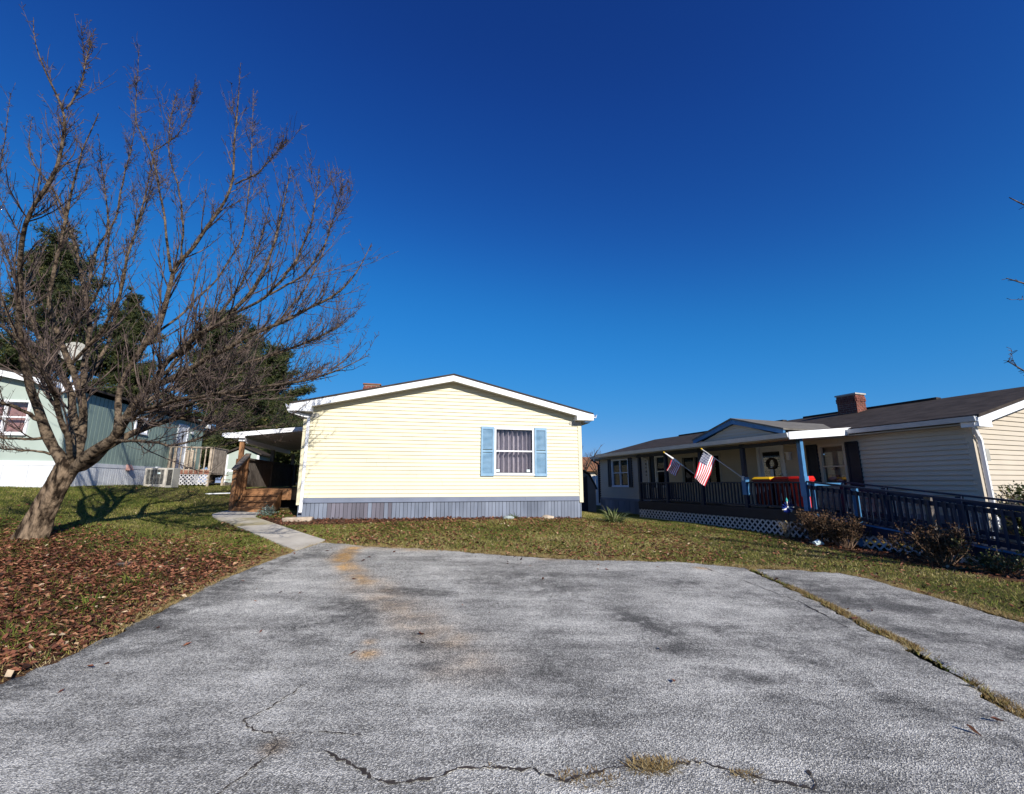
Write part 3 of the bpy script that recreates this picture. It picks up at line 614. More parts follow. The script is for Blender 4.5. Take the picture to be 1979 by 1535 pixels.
w_ = window(rh, f2, *wA, cols=2); mbox(MB(), f2, wA[0]+.03, wA[1]-.03, -.16, -.15, wA[2]+.7, wA[3]).build('blind', 'blind', w_)
w_ = window(rh, f2, *wB); mbox(MB(), f2, wB[0]+.03, wB[1]-.03, -.16, -.15, wB[2], wB[3]).build('blind', 'blind', w_)
window(rh, f2, *wP, cols=3, rows=1, fmat='soffit')
w_ = window(rh, f2, *wC, fmat='beige'); mbox(MB(), f2, wC[0]+.03, wC[1]-.03, -.16, -.15, wC[2], wC[3]).build('blind', 'blind', w_)
for a, z, r in ((12.75,1.75,.15), (12.95,1.68,.13), (12.8,1.98,.08), (13.06,1.55,.11)): MB().tube([f2(a,-.12,z-.02), f2(a,-.10,z), f2(a,-.09,z+.02)], [r*.6,r,r*.5], 8).build('flower_display', 'pinkcloth', w_)
for s0, s1, w in ((.93,1.235,wA), (2.80,3.10,wA), (4.52,4.83,wB), (12.12,12.46,wC), (13.28,13.62,wC)): shutter(rh, lambda s, d, z: f2(s, d+.016, z), s0, s1, w[2]-.03, w[3]+.03, 'navy', False)
d_ = mbox(MB(), f2, dr2[0]+.06, dr2[1]-.06, -.05, -.01, dr2[2], dr2[3]-.06).build('door', 'whitemetal', rh)
fr_ = MB(); mbox(fr_, f2, dr2[0]-.04, dr2[0]+.06, -.06, .05, dr2[2], dr2[3]+.02); mbox(fr_, f2, dr2[1]-.06, dr2[1]+.04, -.06, .05, dr2[2], dr2[3]+.02); mbox(fr_, f2, dr2[0]+.06, dr2[1]-.06, -.06, .048, dr2[3]-.06, dr2[3]+.018); fr_.build('door_frame', 'whitemetal', d_)
mbox(MB(), f2, dr2[0]+.16, dr2[1]-.16, -.006, 0, dr2[2]+.75, dr2[3]-.2).build('pane', 'glass', d_)
mbox(MB(), f2, dr2[0]+.16, dr2[1]-.16, -.0095, -.0065, dr2[2]+.75, dr2[3]-.2).build('pane_backing', 'blackish', d_)
MB().tube([f2(10.85+.16*math.cos(a), .03, 2.2+.16*math.sin(a)) for a in np.linspace(0, 2*math.pi, 15)], .04, 6).build('wreath', 'pinebark', d_)
mbox(MB(), f2, 10.80, 10.90, .02, .05, 1.75, 2.1).build('ribbon', 'flagwhite', d_)
MB().tube([f2(dr2[1]-.14,0,1.85), f2(dr2[1]-.14,.06,1.85)], .03, 8).build('door_knob', 'gutter', d_)
lm_ = MB(); lm_.box(11.52,11.62,-.16,-.06,2.28,2.50); lm_.box(11.50,11.64,-.18,-.03,2.5,2.53); lm_.build('wall_lantern', 'whitemetal', rh)
for k in range(5): MB().tube([f2(4.20,.03,2.62-k*.17), f2(4.20,.05,2.62-k*.17)], [.035+.02*(k % 2), .03], 6).build('wall_ornament', 'blackish', rh)
# front porch of the right-hand house
fp = thing('front_porch', 'dark blue front porch with lattice skirt and small pediment on the beige house', 'porch', (4.9, 25., .1), A2)
PX0, PX1, PYo, FZ = 6.35, 13.45, -2.05, .86
k = 0; y = PYo-.02
while y < -.06: box('deck_board', 'navy', fp, PX0-.02, PX1+.03, y, min(y+.135, -.05), FZ-.035, FZ); y += .142
box('deck_fascia', 'navy', fp, PX0-.03, PX1, PYo-.03, PYo+.01, .56, FZ-.037); box('deck_fascia', 'navy', fp, PX0-.03, PX0, PYo+.012, -.05, .50, FZ-.037); box('deck_fascia', 'navy', fp, PX1, PX1+.03, PYo-.028, -.05, .50, FZ-.037)
box('deck_backing', 'dark', fp, PX0+.02, PX1-.02, PYo+.25, PYo+.27, -.1, .5)
def lattice(par, xa, xb, y, zlo, zhi, sp=.18, wid=.040):
    def clip(x0, sgn):                       # a 45 degree strip through (x0, zlo(x0)) kept inside the panel
        P = []
        for q in np.linspace(-.2, 1.2, 141):
            x = x0+sgn*q; z = q+.0
            if xa <= x <= xb and zlo(x) <= z+zbase <= zhi(x): P.append((x, z+zbase))
        return (P[0], P[-1]) if len(P) > 2 else None
    zbase = min(zlo(xa), zlo(xb))
    for sgn, dy in ((1, 0.), (-1, .009)):
        x0 = xa-1.2
        while x0 < xb+1.2:
            c = clip(x0, sgn)
            if c: MB().bar((c[0][0],y+dy,c[0][1]), (c[1][0],y+dy,c[1][1]), .008, wid, up=(0,0,1)).build('lattice_strip', 'lattice', par)
            x0 += sp
lattice(fp, PX0-.02, PX1-.03, PYo-.012, lambda x: .17-.06*(x-PX0)/7., lambda x: .56)
PXS = [6.41, 8.04, 9.80, 11.55, 13.40]
for i, x in enumerate(PXS):
    lit = i == 4  # sunlit corner post keeps the plain blue; the others have shade in their colour
    box('porch_post', 'bluepaint' if lit else 'shadedblue', fp, x-.055, x+.055, PYo, PYo+.11, .12 if lit else FZ, 2.72)
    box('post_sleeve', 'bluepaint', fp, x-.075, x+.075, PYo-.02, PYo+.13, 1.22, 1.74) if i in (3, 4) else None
for a, b_ in zip(PXS[:-1], PXS[1:]):
    box('top_rail', 'shadedblue', fp, a+.055, b_-.055, PYo-.01, PYo+.10, 1.56, 1.60); box('bottom_rail', 'shadedblue', fp, a+.055, b_-.055, PYo+.03, PYo+.08, FZ+.06, FZ+.10)
    n = int((b_-a-.11)/.125)
    for k in range(1, n): x = a+.055+(b_-a-.11)*k/n; box('baluster', 'shadedblue', fp, x-.018, x+.018, PYo+.035, PYo+.075, FZ+.10, 1.56)
box('top_rail', 'shadedblue', fp, PX0, PX0+.08, PYo+.12, -.05, 1.56, 1.60); box('bottom_rail', 'shadedblue', fp, PX0+.02, PX0+.06, PYo+.12, -.05, FZ+.06, FZ+.1)
for k in range(1, 14): y = PYo+.12+k*.138; box('baluster', 'shadedblue', fp, PX0+.02, PX0+.06, y-.018, y+.018, FZ+.10, 1.56)
EO = -2.55; ZO = 2.86                                   # porch roof: outer edge and its height
slab4(fp, 'porch_roof', 'shingle', [(4.0,EO),(PX1+.12,EO),(PX1+.12,-.30),(4.0,-.30)], [(ZO-.05,ZO),(ZO-.05,ZO),(3.02,3.09),(3.02,3.09)])
slab4(fp, 'porch_ceiling', 'soffit', [(4.1,EO+.05),(PX1,EO+.05),(PX1,-.34),(4.1,-.34)], [(2.70,2.72),(2.70,2.72),(2.80,2.82),(2.80,2.82)])
MB().prism([(EO-.012,ZO-.02),(EO-.012,ZO-.14),(EO-.08,ZO-.14),(EO-.12,ZO-.02)], lambda y, z: (4.0,y,z), lambda y, z: (PX1+.13,y,z)).build('gutter', 'gutter', fp)
box('beam', 'navy', fp, PX0-.1, PX1, PYo, PYo+.11, 2.60, 2.70)
slab4(fp, 'end_fascia', 'white', [(PX1+.122,EO-.05),(PX1+.15,EO-.05),(PX1+.15,-.06),(PX1+.122,-.06)], [(ZO-.19,ZO+.0),(ZO-.19,ZO+.0),(2.88,3.09),(2.88,3.09)])
GX0, GXA, GX1, GZ = 10.15, 11.78, 13.42, 3.42
pd_ = MB().prism([(GX0+.25,ZO-.02),(GX1-.25,ZO-.02),(GXA,GZ-.12)], lambda x, z: (x,EO+.10,z), lambda x, z: (x,EO+.14,z)).build('pediment', 'beige', fp)
for k in range(5):
    za = ZO+k*.1; hw = (GZ-.12-za)/(GZ-.1-ZO)*(GXA-GX0-.2); hb = (GZ-.12-za-.1)/(GZ-.1-ZO)*(GXA-GX0-.2)
    if hb > .02: MB().hexa([(GXA-hw,EO+.075,za),(GXA+hw,EO+.075,za),(GXA+hw,EO+.098,za),(GXA-hw,EO+.098,za),(GXA-hb,EO+.094,za+.1),(GXA+hb,EO+.094,za+.1),(GXA+hb,EO+.098,za+.1),(GXA-hb,EO+.098,za+.1)]).build('siding_plank', 'beige', pd_)
for s_, xe in ((-1, GX0), (1, GX1)):
    MB().hexa([(xe,EO-.02,ZO-.03),(GXA,EO-.02,GZ-.13),(GXA,EO+.06,GZ-.13),(xe,EO+.06,ZO-.03),(xe-s_*0,EO-.02,ZO+.09),(GXA,EO-.02,GZ),(GXA,EO+.06,GZ),(xe,EO+.06,ZO+.09)]).build('rake_board', 'bluepaint', pd_)
    MB().hexa([(xe+s_*.03,EO-.04,ZO+.075),(GXA,EO-.04,GZ+.005),(GXA,2.2,GZ+.005),(xe+s_*.03,-.2,ZO+.075),(xe+s_*.03,EO-.04,ZO+.12),(GXA,EO-.04,GZ+.05),(GXA,2.2,GZ+.05),(xe+s_*.03,-.2,ZO+.12)]).build('pediment_roof', 'shinglegrey', pd_)
# ------------------------------------------------------------ wheelchair ramp
rp = thing('wheelchair_ramp', 'dark blue wooden ramp with long baluster railings beside the beige house', 'ramp', (4.9, 25., .05), A2)
RX0, RX1 = 13.52, 20.2
rz = lambda x: .80-.118*(x-RX0)
x = RX0
while x < RX1: MB().hexa([(x,PYo+.04,rz(x)-.035),(x+.135,PYo+.04,rz(x+.135)-.035),(x+.135,-.86,rz(x+.135)-.035),(x,-.86,rz(x)-.035),(x,PYo+.04,rz(x)),(x+.135,PYo+.04,rz(x+.135)),(x+.135,-.86,rz(x+.135)),(x,-.86,rz(x))]).build('ramp_board', 'navy', rp); x += .141
for y, nm in ((PYo,'front'), (-.84,'back')):
    MB().bar((RX0,y,rz(RX0)+.80), (RX1,y,rz(RX1)+.80), .11, .04).build('top_rail', 'shadedblue', rp)
    MB().bar((RX0,y,rz(RX0)+.66), (RX1,y,rz(RX1)+.66), .04, .09).build('upper_rail', 'shadedblue', rp)
    MB().bar((RX0,y,rz(RX0)+.09), (RX1,y,rz(RX1)+.09), .04, .09).build('bottom_rail', 'shadedblue', rp)
    MB().bar((RX0,y,rz(RX0)-.13), (RX1,y,rz(RX1)-.13), .05, .18).build('stringer', 'shadedblue', rp)
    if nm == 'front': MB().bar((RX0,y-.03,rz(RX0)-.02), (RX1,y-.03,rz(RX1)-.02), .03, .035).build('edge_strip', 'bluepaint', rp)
    x = RX0+.1; i = 0
    while x < RX1:
        s_ = -1 if nm == 'front' else 1; dd = random.uniform(-.012,.012)
        MB().bar((x+dd,y+s_*.04,rz(x)+.02), (x,y+s_*.04,rz(x)+.72), .036, .036, up=(1,0,0)).build('baluster', 'shadedblue', rp); x += .135; i += 1
for x, mt in ((13.62,'bluepaint'), (14.6,'bluepaint'), (16.0,'oldwood'), (17.6,'shadedblue'), (19.2,'shadedblue')):
    for y in (PYo+.065, -.90): box('ramp_post', mt if y < -1 else 'shadedblue', rp, x-.05, x+.05, y-.05, y+.05, -.05, rz(x)+.775)
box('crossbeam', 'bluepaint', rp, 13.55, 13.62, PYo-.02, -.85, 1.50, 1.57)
lattice(rp, RX0+.05, 17.2, PYo+.02, lambda x: .10-.02*(x-RX0), lambda x: rz(x)-.23)
# ------------------------------------------------------------ green house on the left
A3 = R(12.72); L3 = 8.75; W3 = 4.3; G3 = 1.35
gh = thing('green_house', 'grey green metal sided mobile home with white skirting behind the bare tree', 'house', (-13.2, 13., G3), A3)
ZB3, ZE3 = 2.2, 4.32; ZR3 = 4.95; SL3 = .2; 
side3 = lambda s, d, z: (d, s, z); fr3 = lambda s, d, z: (s-W3, -d, z)
wn3 = (3.25, 4.05, 3.40, 4.02); dn3 = (6.4, 7.25, ZB3, 4.12); gw3 = (W3-2.15, W3-.95, 2.95, 3.95)
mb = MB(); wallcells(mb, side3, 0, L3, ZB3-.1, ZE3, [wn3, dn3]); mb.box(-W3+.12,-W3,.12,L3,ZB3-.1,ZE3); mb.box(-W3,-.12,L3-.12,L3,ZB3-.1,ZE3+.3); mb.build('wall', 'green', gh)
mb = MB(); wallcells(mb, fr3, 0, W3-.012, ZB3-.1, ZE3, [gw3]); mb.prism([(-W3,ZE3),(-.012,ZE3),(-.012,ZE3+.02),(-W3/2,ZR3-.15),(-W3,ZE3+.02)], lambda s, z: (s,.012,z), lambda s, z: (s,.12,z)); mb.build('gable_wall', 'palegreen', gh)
y = 0
while y < L3-.05:                                      # ribbed metal siding
    w = .20
    if not (dn3[0]-.1 < y+.1 < dn3[1]+.1): mbox(MB(), side3, y+.012, min(y+w-.012, L3), -.012, .014, ZB3 if not (wn3[0]-.1 < y+.1 < wn3[1]+.1) else ZB3, ZE3 if not (wn3[0]-.1 < y+.1 < wn3[1]+.1) else wn3[2]).build('siding_panel', 'green', gh)
    y += w
box('corner_trim', 'palegreen', gh, -.10, .02, -.03, -.012, ZB3-.05, ZE3); box('corner_trim', 'green', gh, .0, .03, -.03, .08, ZB3-.05, ZE3)
mbox(MB(), side3, -.02, L3, -.01, .035, ZB3-.13, ZB3-.002).build('bottom_band', 'whitemetal', gh); mbox(MB(), fr3, 0, W3, -.01, .035, ZB3-.13, ZB3-.002).build('bottom_band', 'whitemetal', gh)
y = 0
while y < L3:
    tl = random.gauss(0,.012)+(.05 if 4 < y < 5.6 else 0); MB().hexa([(-.01,y+tl,1.2),(.024,y+tl,1.2),(.024,y+.105+tl,1.2),(-.01,y+.105+tl,1.2),(-.01,y,ZB3-.135),(.024,y,ZB3-.135),(.024,y+.105,ZB3-.135),(-.01,y+.105,ZB3-.135)]).build('skirt_board', 'whitemetal', gh); y += .118
x = -W3
while x < -.05: box('skirt_panel', 'whitemetal', gh, x, min(x+.592, 0), -.024, .0, 1.2, ZB3-.135); x += .6
gable_roof(gh, lambda s, t, z: (s-W3, t, z), W3, -.25, L3+.2, ZR3, SL3, .22, 'shingle', ret=.35)
window(gh, side3, *wn3, rows=1); w_ = window(gh, fr3, *gw3, cols=2); mbox(MB(), fr3, gw3[0]+.03, gw3[1]-.03, -.2, -.19, gw3[2], gw3[3]).build('curtain', 'pinkcloth', w_)
d_ = mbox(MB(), side3, dn3[0]+.05, dn3[1]-.05, -.04, .01, dn3[2], dn3[3]-.05).build('door', 'whitemetal', gh)
f_ = MB(); mbox(f_, side3, dn3[0]-.05, dn3[0]+.05, -.05, .04, dn3[2], dn3[3]); mbox(f_, side3, dn3[1]-.05, dn3[1]+.05, -.05, .04, dn3[2], dn3[3]); mbox(f_, side3, dn3[0]+.05, dn3[1]-.05, -.05, .038, dn3[3]-.05, dn3[3]+.02); f_.build('door_frame', 'whitemetal', d_)
ym = (dn3[0]+dn3[1])/2; MB().prism([(ym,3.4),(ym+.09,3.6),(ym,3.8),(ym-.09,3.6)], lambda y, z: (.009,y,z), lambda y, z: (.016,y,z)).build('diamond_pane', 'dark', d_)
MB().tube([side3(7.5,.0,3.86), side3(7.5,.10,3.86)], [.05,.09], 8).build('porch_light', 'whitemetal', gh)
for y, c_ in ((3.1,'pinkcloth'), (5.0,'whitemetal')): MB().prism([(.02,2.02),(.02,2.22),(.08,2.22),(.17,2.05),(.17,2.02)], lambda a, z: (a,y,z), lambda a, z: (a,y+.22,z)).build('vent_hood', c_, gh)
dk = thing('side_deck', 'small weathered wooden deck with lattice base by the green home door', 'deck', (-13.2, 13., 1.4), A3)
DX0, DX1, DY0, DY1, DZ = .06, 1.65, 5.75, 7.35, 2.14
for k in range(11): box('deck_board', 'greywood', dk, DX0, DX1, DY0+k*.146, DY0+k*.146+.138, DZ-.035, DZ)
box('rim_board', 'redwood', dk, DX0, DX1+.02, DY0-.04, DY0-.002, DZ-.20, DZ-.037); box('rim_board', 'greywood', dk, DX1+.002, DX1+.04, DY0-.002, DY1, DZ-.20, DZ-.037)
for x in (DX0+.03, DX0+.2, DX1-.05):
    for y in (DY0+.03, DY1-.05): box('post', 'greywood', dk, x, x+.085, y-.045, y+.045, 1.3, 3.05)
box('top_rail', 'greywood', dk, DX0, DX1+.06, DY0-.05, DY0+.09, 3.05, 3.09); box('top_rail', 'greywood', dk, DX1-.05, DX1+.09, DY0+.092, DY1, 3.05, 3.09)
for k in range(8): x = DX0+.1+k*.185; box('baluster', 'greywood', dk, x, x+.04, DY0-.075, DY0-.042, DZ-.18, 3.05)
for k in range(13): y = DY0+.06+k*.1; MB().hexa([(DX1+.045,y,DZ-.2),(DX1+.07,y,DZ-.2),(DX1+.07,y+.088,DZ-.2),(DX1+.045,y+.088,DZ-.2),(DX1+.045,y+.03,3.05),(DX1+.07,y+.03,3.05),(DX1+.07,y+.118,3.05),(DX1+.045,y+.118,3.05)]).build('rail_board', 'greywood', dk)
lattice(dk, DX0, DX1, DY0-.02, lambda x: 1.50, lambda x: DZ-.2, sp=.15, wid=.042)
for k in range(3): box('step', 'greywood', dk, DX1-.7, DX1+.1, DY1+.05+k*.26, DY1+.30+k*.26, DZ-.2*(k+1)-.04, DZ-.2*(k+1))
for k in range(2): box('step_stringer', 'greywood', dk, DX1-.7+k*.74, DX1-.66+k*.74, DY1, DY1+.85, 1.42, 1.6)
gs = H3(.75, 9.9)
sh = thing('garden_shed', 'pale green garden shed with white trim behind the wooden porch', 'shed', (gs[0], gs[1], 1.45), A3)
box('wall', 'palegreen', sh, 0, 1.5, 0, 2.0, 1.35, 3.0)
for x0, x1 in ((-.02,.09), (.62,.70), (1.42,1.53)): box('trim', 'white', sh, x0, x1, -.03, -.002, 1.35, 3.0)
box('trim', 'white', sh, .091, .619, -.028, -.002, 2.15, 2.25); box('trim', 'white', sh, .701, 1.419, -.028, -.002, 2.15, 2.25)
MB().prism([(-.15,3.0),(.75,3.42),(1.65,3.0),(1.65,3.08),(.75,3.5),(-.15,3.08)], lambda x, z: (x,-.15,z), lambda x, z: (x,2.15,z)).build('roof', 'shingle', sh)
MB().prism([(0,3.001),(1.5,3.001),(.75,3.36)], lambda x, z: (x,.0,z), lambda x, z: (x,2.0,z)).build('gable', 'palegreen', sh)
# air conditioner
ac = H3(.6, 3.2); az_ = g1(*ac)
acu = thing('air_conditioner', 'grey beige outdoor air conditioner standing by the white skirting', 'air conditioner', (ac[0], ac[1], az_), A3-R(8))
box('casing', 'acgrey', acu, 0, .95, .02, .42, az_-.05, az_+.66, bevel=.012); box('fan_recess', 'blackish', acu, .06, .66, .005, .019, az_+.08, az_+.60)
for k in range(12): box('grille_bar', 'acgrey', acu, .055, .665, -.004, .004, az_+.08+k*.046, az_+.092+k*.046)
for k in range(6): box('grille_bar', 'acgrey', acu, .06+k*.118, .072+k*.118, -.005, .0045, az_+.08, az_+.60)
fr_ = MB(); [fr_.box(*q) for q in ((.0,.055,-.012,.018,az_-.03,az_+.65),(.665,.74,-.012,.018,az_-.03,az_+.65),(.056,.664,-.011,.018,az_+.605,az_+.648),(.056,.664,-.011,.018,az_-.03,az_+.075))]; fr_.build('frame', 'blind', acu)
for k in range(7): box('louvre', 'blackish', acu, .77+k*.024, .782+k*.024, .005, .021, az_+.04, az_+.6)
box('label_plate', 'litterwhite', acu, .43, .53, -.009, -.006, az_+.44, az_+.5)
# satellite dish on a mast by the green home
sp_ = H3(-1.2, 1.6)
sdz = thing('satellite_dish', 'pale grey satellite dish on the roof of the green home', 'dish', (sp_[0], sp_[1], 4.55), 0)
cx, cy, cz = sp_[0]-sp_[0], 0, 5.85
v = []; mb = MB(); nr, na = 4, 16; dv = Vector((.45,-.8,.35)).normalized(); e1 = dv.cross(Vector((0,0,1))).normalized(); e2 = e1.cross(dv)
for i in range(nr+1):
    for j in range(na): r_ = .36*i/nr; a = 2*math.pi*j/na; mb.v.append(tuple(Vector((0,0,cz))+(e1*math.cos(a)+e2*math.sin(a)*1.1)*r_+dv*(.9*r_*r_)))
for i in range(nr):
    for j in range(na): a, b_ = i*na+j, i*na+(j+1) % na; mb.f.append((a, b_, b_+na, a+na)); mb.mi.append(0)
mb.build('reflector', 'acgrey', sdz, smooth=True, recalc=False)
MB().tube([(0,.05,4.45),(0,.05,5.6),(0,.02,5.82)], .03, 8).build('mast', 'gutter', sdz)
MB().tube([tuple(Vector((0,0,cz))-e2*.36), tuple(Vector((0,0,cz))-e2*.1+dv*.5)], .014, 6).build('feed_arm', 'gutter', sdz)
# ------------------------------------------------------------ behind: grey shed, white fence, far house
ks = thing('grey_shed', 'dark grey gambrel shed in the gap behind the yellow house', 'shed', (3.35, 21.2, .3), R(12))
GP = [(-1.3,.2),(.62,.2),(.62,1.35),(.28,1.95),(-.34,2.28),(-.96,1.95),(-1.3,1.35)]
MB().prism(GP, lambda x, z: (x,0,z), lambda x, z: (x,2.6,z)).build('wall', 'shedgrey', ks)
RP = [(.70,1.28),(.66,1.28),(.28,1.985),(-.34,2.32),(-.96,1.985),(-1.34,1.28),(-1.38,1.28),(-1.0,2.03),(-.34,2.38),(.32,2.03)]
MB().prism(RP, lambda x, z: (x,-.1,z), lambda x, z: (x,2.7,z)).build('roof', 'blackish', ks)
box('door', 'navy', ks, -.85, .12, -.025, -.002, .25, 1.85); box('door_trim', 'blackish', ks, .121, .2, -.04, -.002, .22, 1.9); box('door_trim', 'blackish', ks, -.93, -.851, -.04, -.002, .22, 1.9)
fe = thing('white_fence', 'white board fence behind the grey shed between the houses', 'fence', (3.5, 28.5, .3), 0)
for k in range(18): box('fence_board', 'whitemetal', fe, -.6+k*.2, -.41+k*.2, 0, .025, .2, 2.05)
for k in range(3): box('fence_rail', 'whitemetal', fe, -.6, 3.0, .026, .06, .45+k*.7, .55+k*.7)
fh = thing('distant_house', 'distant house with rust brown roof seen between the two houses', 'house', (9.0, 52, .4), R(8))
box('wall', 'beige', fh, -4, 5, 0, 7, .2, 3.0); MB().prism([(-.6,2.95),(3.5,4.7),(7.6,2.95),(7.6,3.05),(3.5,4.8),(-.6,3.05)], lambda y, z: (-4.6,y,z), lambda y, z: (5.6,y,z)).build('roof', 'brownroof', fh)
for x in (-3, 0, 3): box('window', 'blackish', fh, x-.5, x+.5, -.03, -.002, 1.2, 2.4)
# ------------------------------------------------------------ small things
def bin_(label, x, y, body, lid, yaw, sc=1.):
    p = H2(x, y); b0 = thing('trash_bin', label, 'bin', (p[0], p[1], FZ), A2+yaw, 'bins on the porch'); z = FZ
    MB().hexa([(-.22,-.25,z+.06),(.22,-.25,z+.06),(.22,.22,z+.06),(-.22,.22,z+.06),(-.28,-.32,z+.80),(.28,-.32,z+.80),(.28,.30,z+.80),(-.28,.30,z+.80)]).build('body', body, b0, bevel=.02)
    box('rim', body, b0, -.30, .30, -.34, .32, z+.77, z+.81, bevel=.008)
    MB().hexa([(-.30,-.35,z+.812),(.30,-.35,z+.812),(.30,.33,z+.812),(-.30,.33,z+.812),(-.25,-.28,z+.88),(.25,-.28,z+.88),(.27,.30,z+.89),(-.27,.30,z+.89)]).build('lid', lid, b0, bevel=.015)
    MB().tube([(-.26,.37,z+.80),(.26,.37,z+.80)], .018, 8).build('handle', body, b0)
    b0.scale = (sc, sc, 1)
    for sx in (-1, 1): MB().tube([(sx*.21,.24,z+.10),(sx*.27,.24,z+.10)], .10, 14).build('wheel', 'blackish', b0)
bin_('dark red wheeled bin with yellow lid behind the porch railing', 11.95, -1.55, 'darkred', 'yellowplastic', .1)
bin_('dark red wheeled bin between the yellow lidded and the bright red bin', 12.6, -1.5, 'darkred', 'darkred', -.1)
bin_('bright red wheeled bin beside the light blue corner post', 13.08, -1.66, 'redplastic', 'redplastic', .05, .72)
def flag_cloth(fl, origin, hoist, fly, sag, nx, ny, amp, seed, plain=False):
    o, h_, f_ = Vector(origin), Vector(hoist), Vector(fly); nrm = h_.cross(f_).normalized(); mb = MB()
    P = []
    for i in range(nx+1):
        for j in range(ny+1):
            u, w = i/nx, j/ny
            p = o+h_*w+f_*u+nrm*(amp*math.sin(u*5.2+w*2.1+seed)*u**.6+.5*amp*math.sin(w*7+u*3+seed))+Vector((0,0,-1))*sag*u*u
            P.append(p)
    mb.v = [tuple(p) for p in P]; st = MB()
    for i in range(nx):
        for j in range(ny):
            a = i*(ny+1)+j; mb.f.append((a, a+1, a+ny+2, a+ny+1)); s_ = int((j+.5)/ny*13)
            can = not plain and (i+.5)/nx < .42 and (j+.5)/ny < 7/13
            mb.mi.append(2 if can else (0 if s_ % 2 == 0 else 1))
    mb.build('cloth', ['flagred', 'flagwhite', 'flagblue'], fl, smooth=True, recalc=False)
    if not plain:
        def at(u, w): 
            return o+h_*w+f_*u+nrm*(amp*math.sin(u*5.2+w*2.1+seed)*u**.6+.5*amp*math.sin(w*7+u*3+seed))+Vector((0,0,-1))*sag*u*u
        for r_ in range(9):
            for c_ in range(6 if r_ % 2 == 0 else 5):
                u = .42*(c_+.5+(.5 if r_ % 2 else 0))/6; w = 7/13*(r_+.5)/9
                c0 = at(u, w); eu = (at(u+.01, w)-c0).normalized(); ew = (at(u, w+.01)-c0).normalized(); nn = eu.cross(ew).normalized()
                for sg in (-1, 1):
                    st.poly(*[c0+nn*.003*sg+(eu*math.sin(a)+ew*math.cos(a))*(.017 if k % 2 == 0 else .007) for k, a in enumerate([math.pi*2*q/10 for q in range(10)])])
        st.build('star', 'flagwhite', fl, recalc=False)
# flag poles stand out from two porch posts
def flagpole(label, x, z0, ln, plain):
    p = H2(x, PYo-.03); fl = thing('flag', label, 'flag', (p[0], p[1], z0), A2, 'flags on the porch posts')
    d = Vector((-.30,-.74,.60)).normalized(); b0 = Vector((0,0,z0)); tip = b0+d*ln
    MB().tube([tuple(b0), tuple(tip)], .013, 8).build('pole', 'lattice', fl); MB().tube([tuple(tip), tuple(tip+d*.05)], [.025,.02], 8).build('finial', 'yellowplastic', fl)
    MB().box(-.03,.03,-.02,.04,z0-.08,z0+.05).build('bracket', 'gutter', fl)
    return fl, b0, d, tip
fl, b0, d, tip = flagpole('stars and stripes flag waving from a pole on the porch post', 11.55, 1.72, 1.42, False)
flag_cloth(fl, tip-d*.08, d*-.42, Vector((-.10,-.40,-.74)), .06, 26, 26, .055, .4)
fl, b0, d, tip = flagpole('small faded red and white flag wound round its pole', 9.80, 1.74, 1.40, True)
flag_cloth(fl, tip-d*.30, d*-.36, Vector((-.06,-.20,-.40)), .0, 14, 26, .05, 2.2, True)
MB().tube([tuple(tip-d*.02), tuple(tip-d*.2), tuple(tip-d*.42), tuple(tip-d*.75)], [.018,.03,.045,.02], 8).build('wound_cloth', 'flagwhite', fl)
# garden spinner
p = H2(13.05, PYo-.22); gzs = g1(*p)
gs_ = thing('garden_spinner', 'blue and white metal garden spinner on a stake before the porch', 'garden ornament', (p[0], p[1], gzs))
MB().tube([(0,0,gzs-.1),(0,0,gzs+.86)], .008, 6).build('stake', 'blackish', gs_)
for k in range(14):
    a = 2*math.pi*k/14; r0, r1 = .03, .17; q = MB(); e = Vector((math.cos(a),-.25*math.sin(a),math.sin(a))); e_ = Vector((-math.sin(a),-.25,math.cos(a)))
    c0 = Vector((0,-.03,gzs+.78)); q.poly(c0+e*r0, c0+e*(r0+r1)/2+e_*.035+Vector((0,-.03,0)), c0+e*r1, c0+e*(r0+r1)/2-e_*.035+Vector((0,.02,0))); q.build('blade', 'spinblue' if k % 4 else 'flagwhite', gs_, recalc=False)
MB().tube([(0,-.05,gzs+.78),(0,-.02,gzs+.78)], .03, 8).build('hub', 'flagwhite', gs_); MB().tube([(0,0,gzs+.86),(0,0,gzs+.95),(0,0,gzs+1.02)], [.01,.03,.005], 8).build('top_finial', 'teal', gs_)
def rock(name, label, x, y, sx, sy, sz, mat, seed, cat='rock', lift=.0):
    rr = random.Random(seed); bm = bmesh.new(); bmesh.ops.create_icosphere(bm, subdivisions=2, radius=1); z = g1(x, y)
    for v_ in bm.verts: v_.co *= rr.uniform(.82, 1.12); v_.co = Vector((v_.co.x*sx, v_.co.y*sy, max(v_.co.z, -.5)*sz))
    me = bpy.data.meshes.new(name); bm.to_mesh(me); bm.free(); me.materials.append(MATS[mat]); o = bpy.data.objects.new(name, me); C.objects.link(o); o.location = (x, y, z+sz*.3+lift); o.rotation_euler.z = rr.uniform(-.3,.3)
    return setprops(o, label, cat)
rock('flat_stone', 'tan rock by the grey skirting below the right blue shutter', *H1(6.95,-.32), .19, .12, .09, 'stone', 3)
rock('grey_stone', 'grey green rock at the skirting below the window', *H1(5.75,-.34), .18, .13, .075, 'stonegrey', 5)
sb = H1(.12,-.32); sbz = g1(*sb)
sbo = thing('splash_block', 'tan concrete splash block under the white downspout', 'splash block', (sb[0], sb[1], sbz), A1)
MB().hexa([(-.36,-.16,sbz-.03),(.34,-.15,sbz-.03),(.32,.13,sbz-.03),(-.32,.14,sbz-.03),(-.38,-.18,sbz+.075),(.36,-.16,sbz+.09),(.33,.14,sbz+.09),(-.34,.15,sbz+.085)]).build('block', 'stone', sbo, bevel=.02)
vx, vy = -6.14, 7.41; vz = g1(vx, vy)
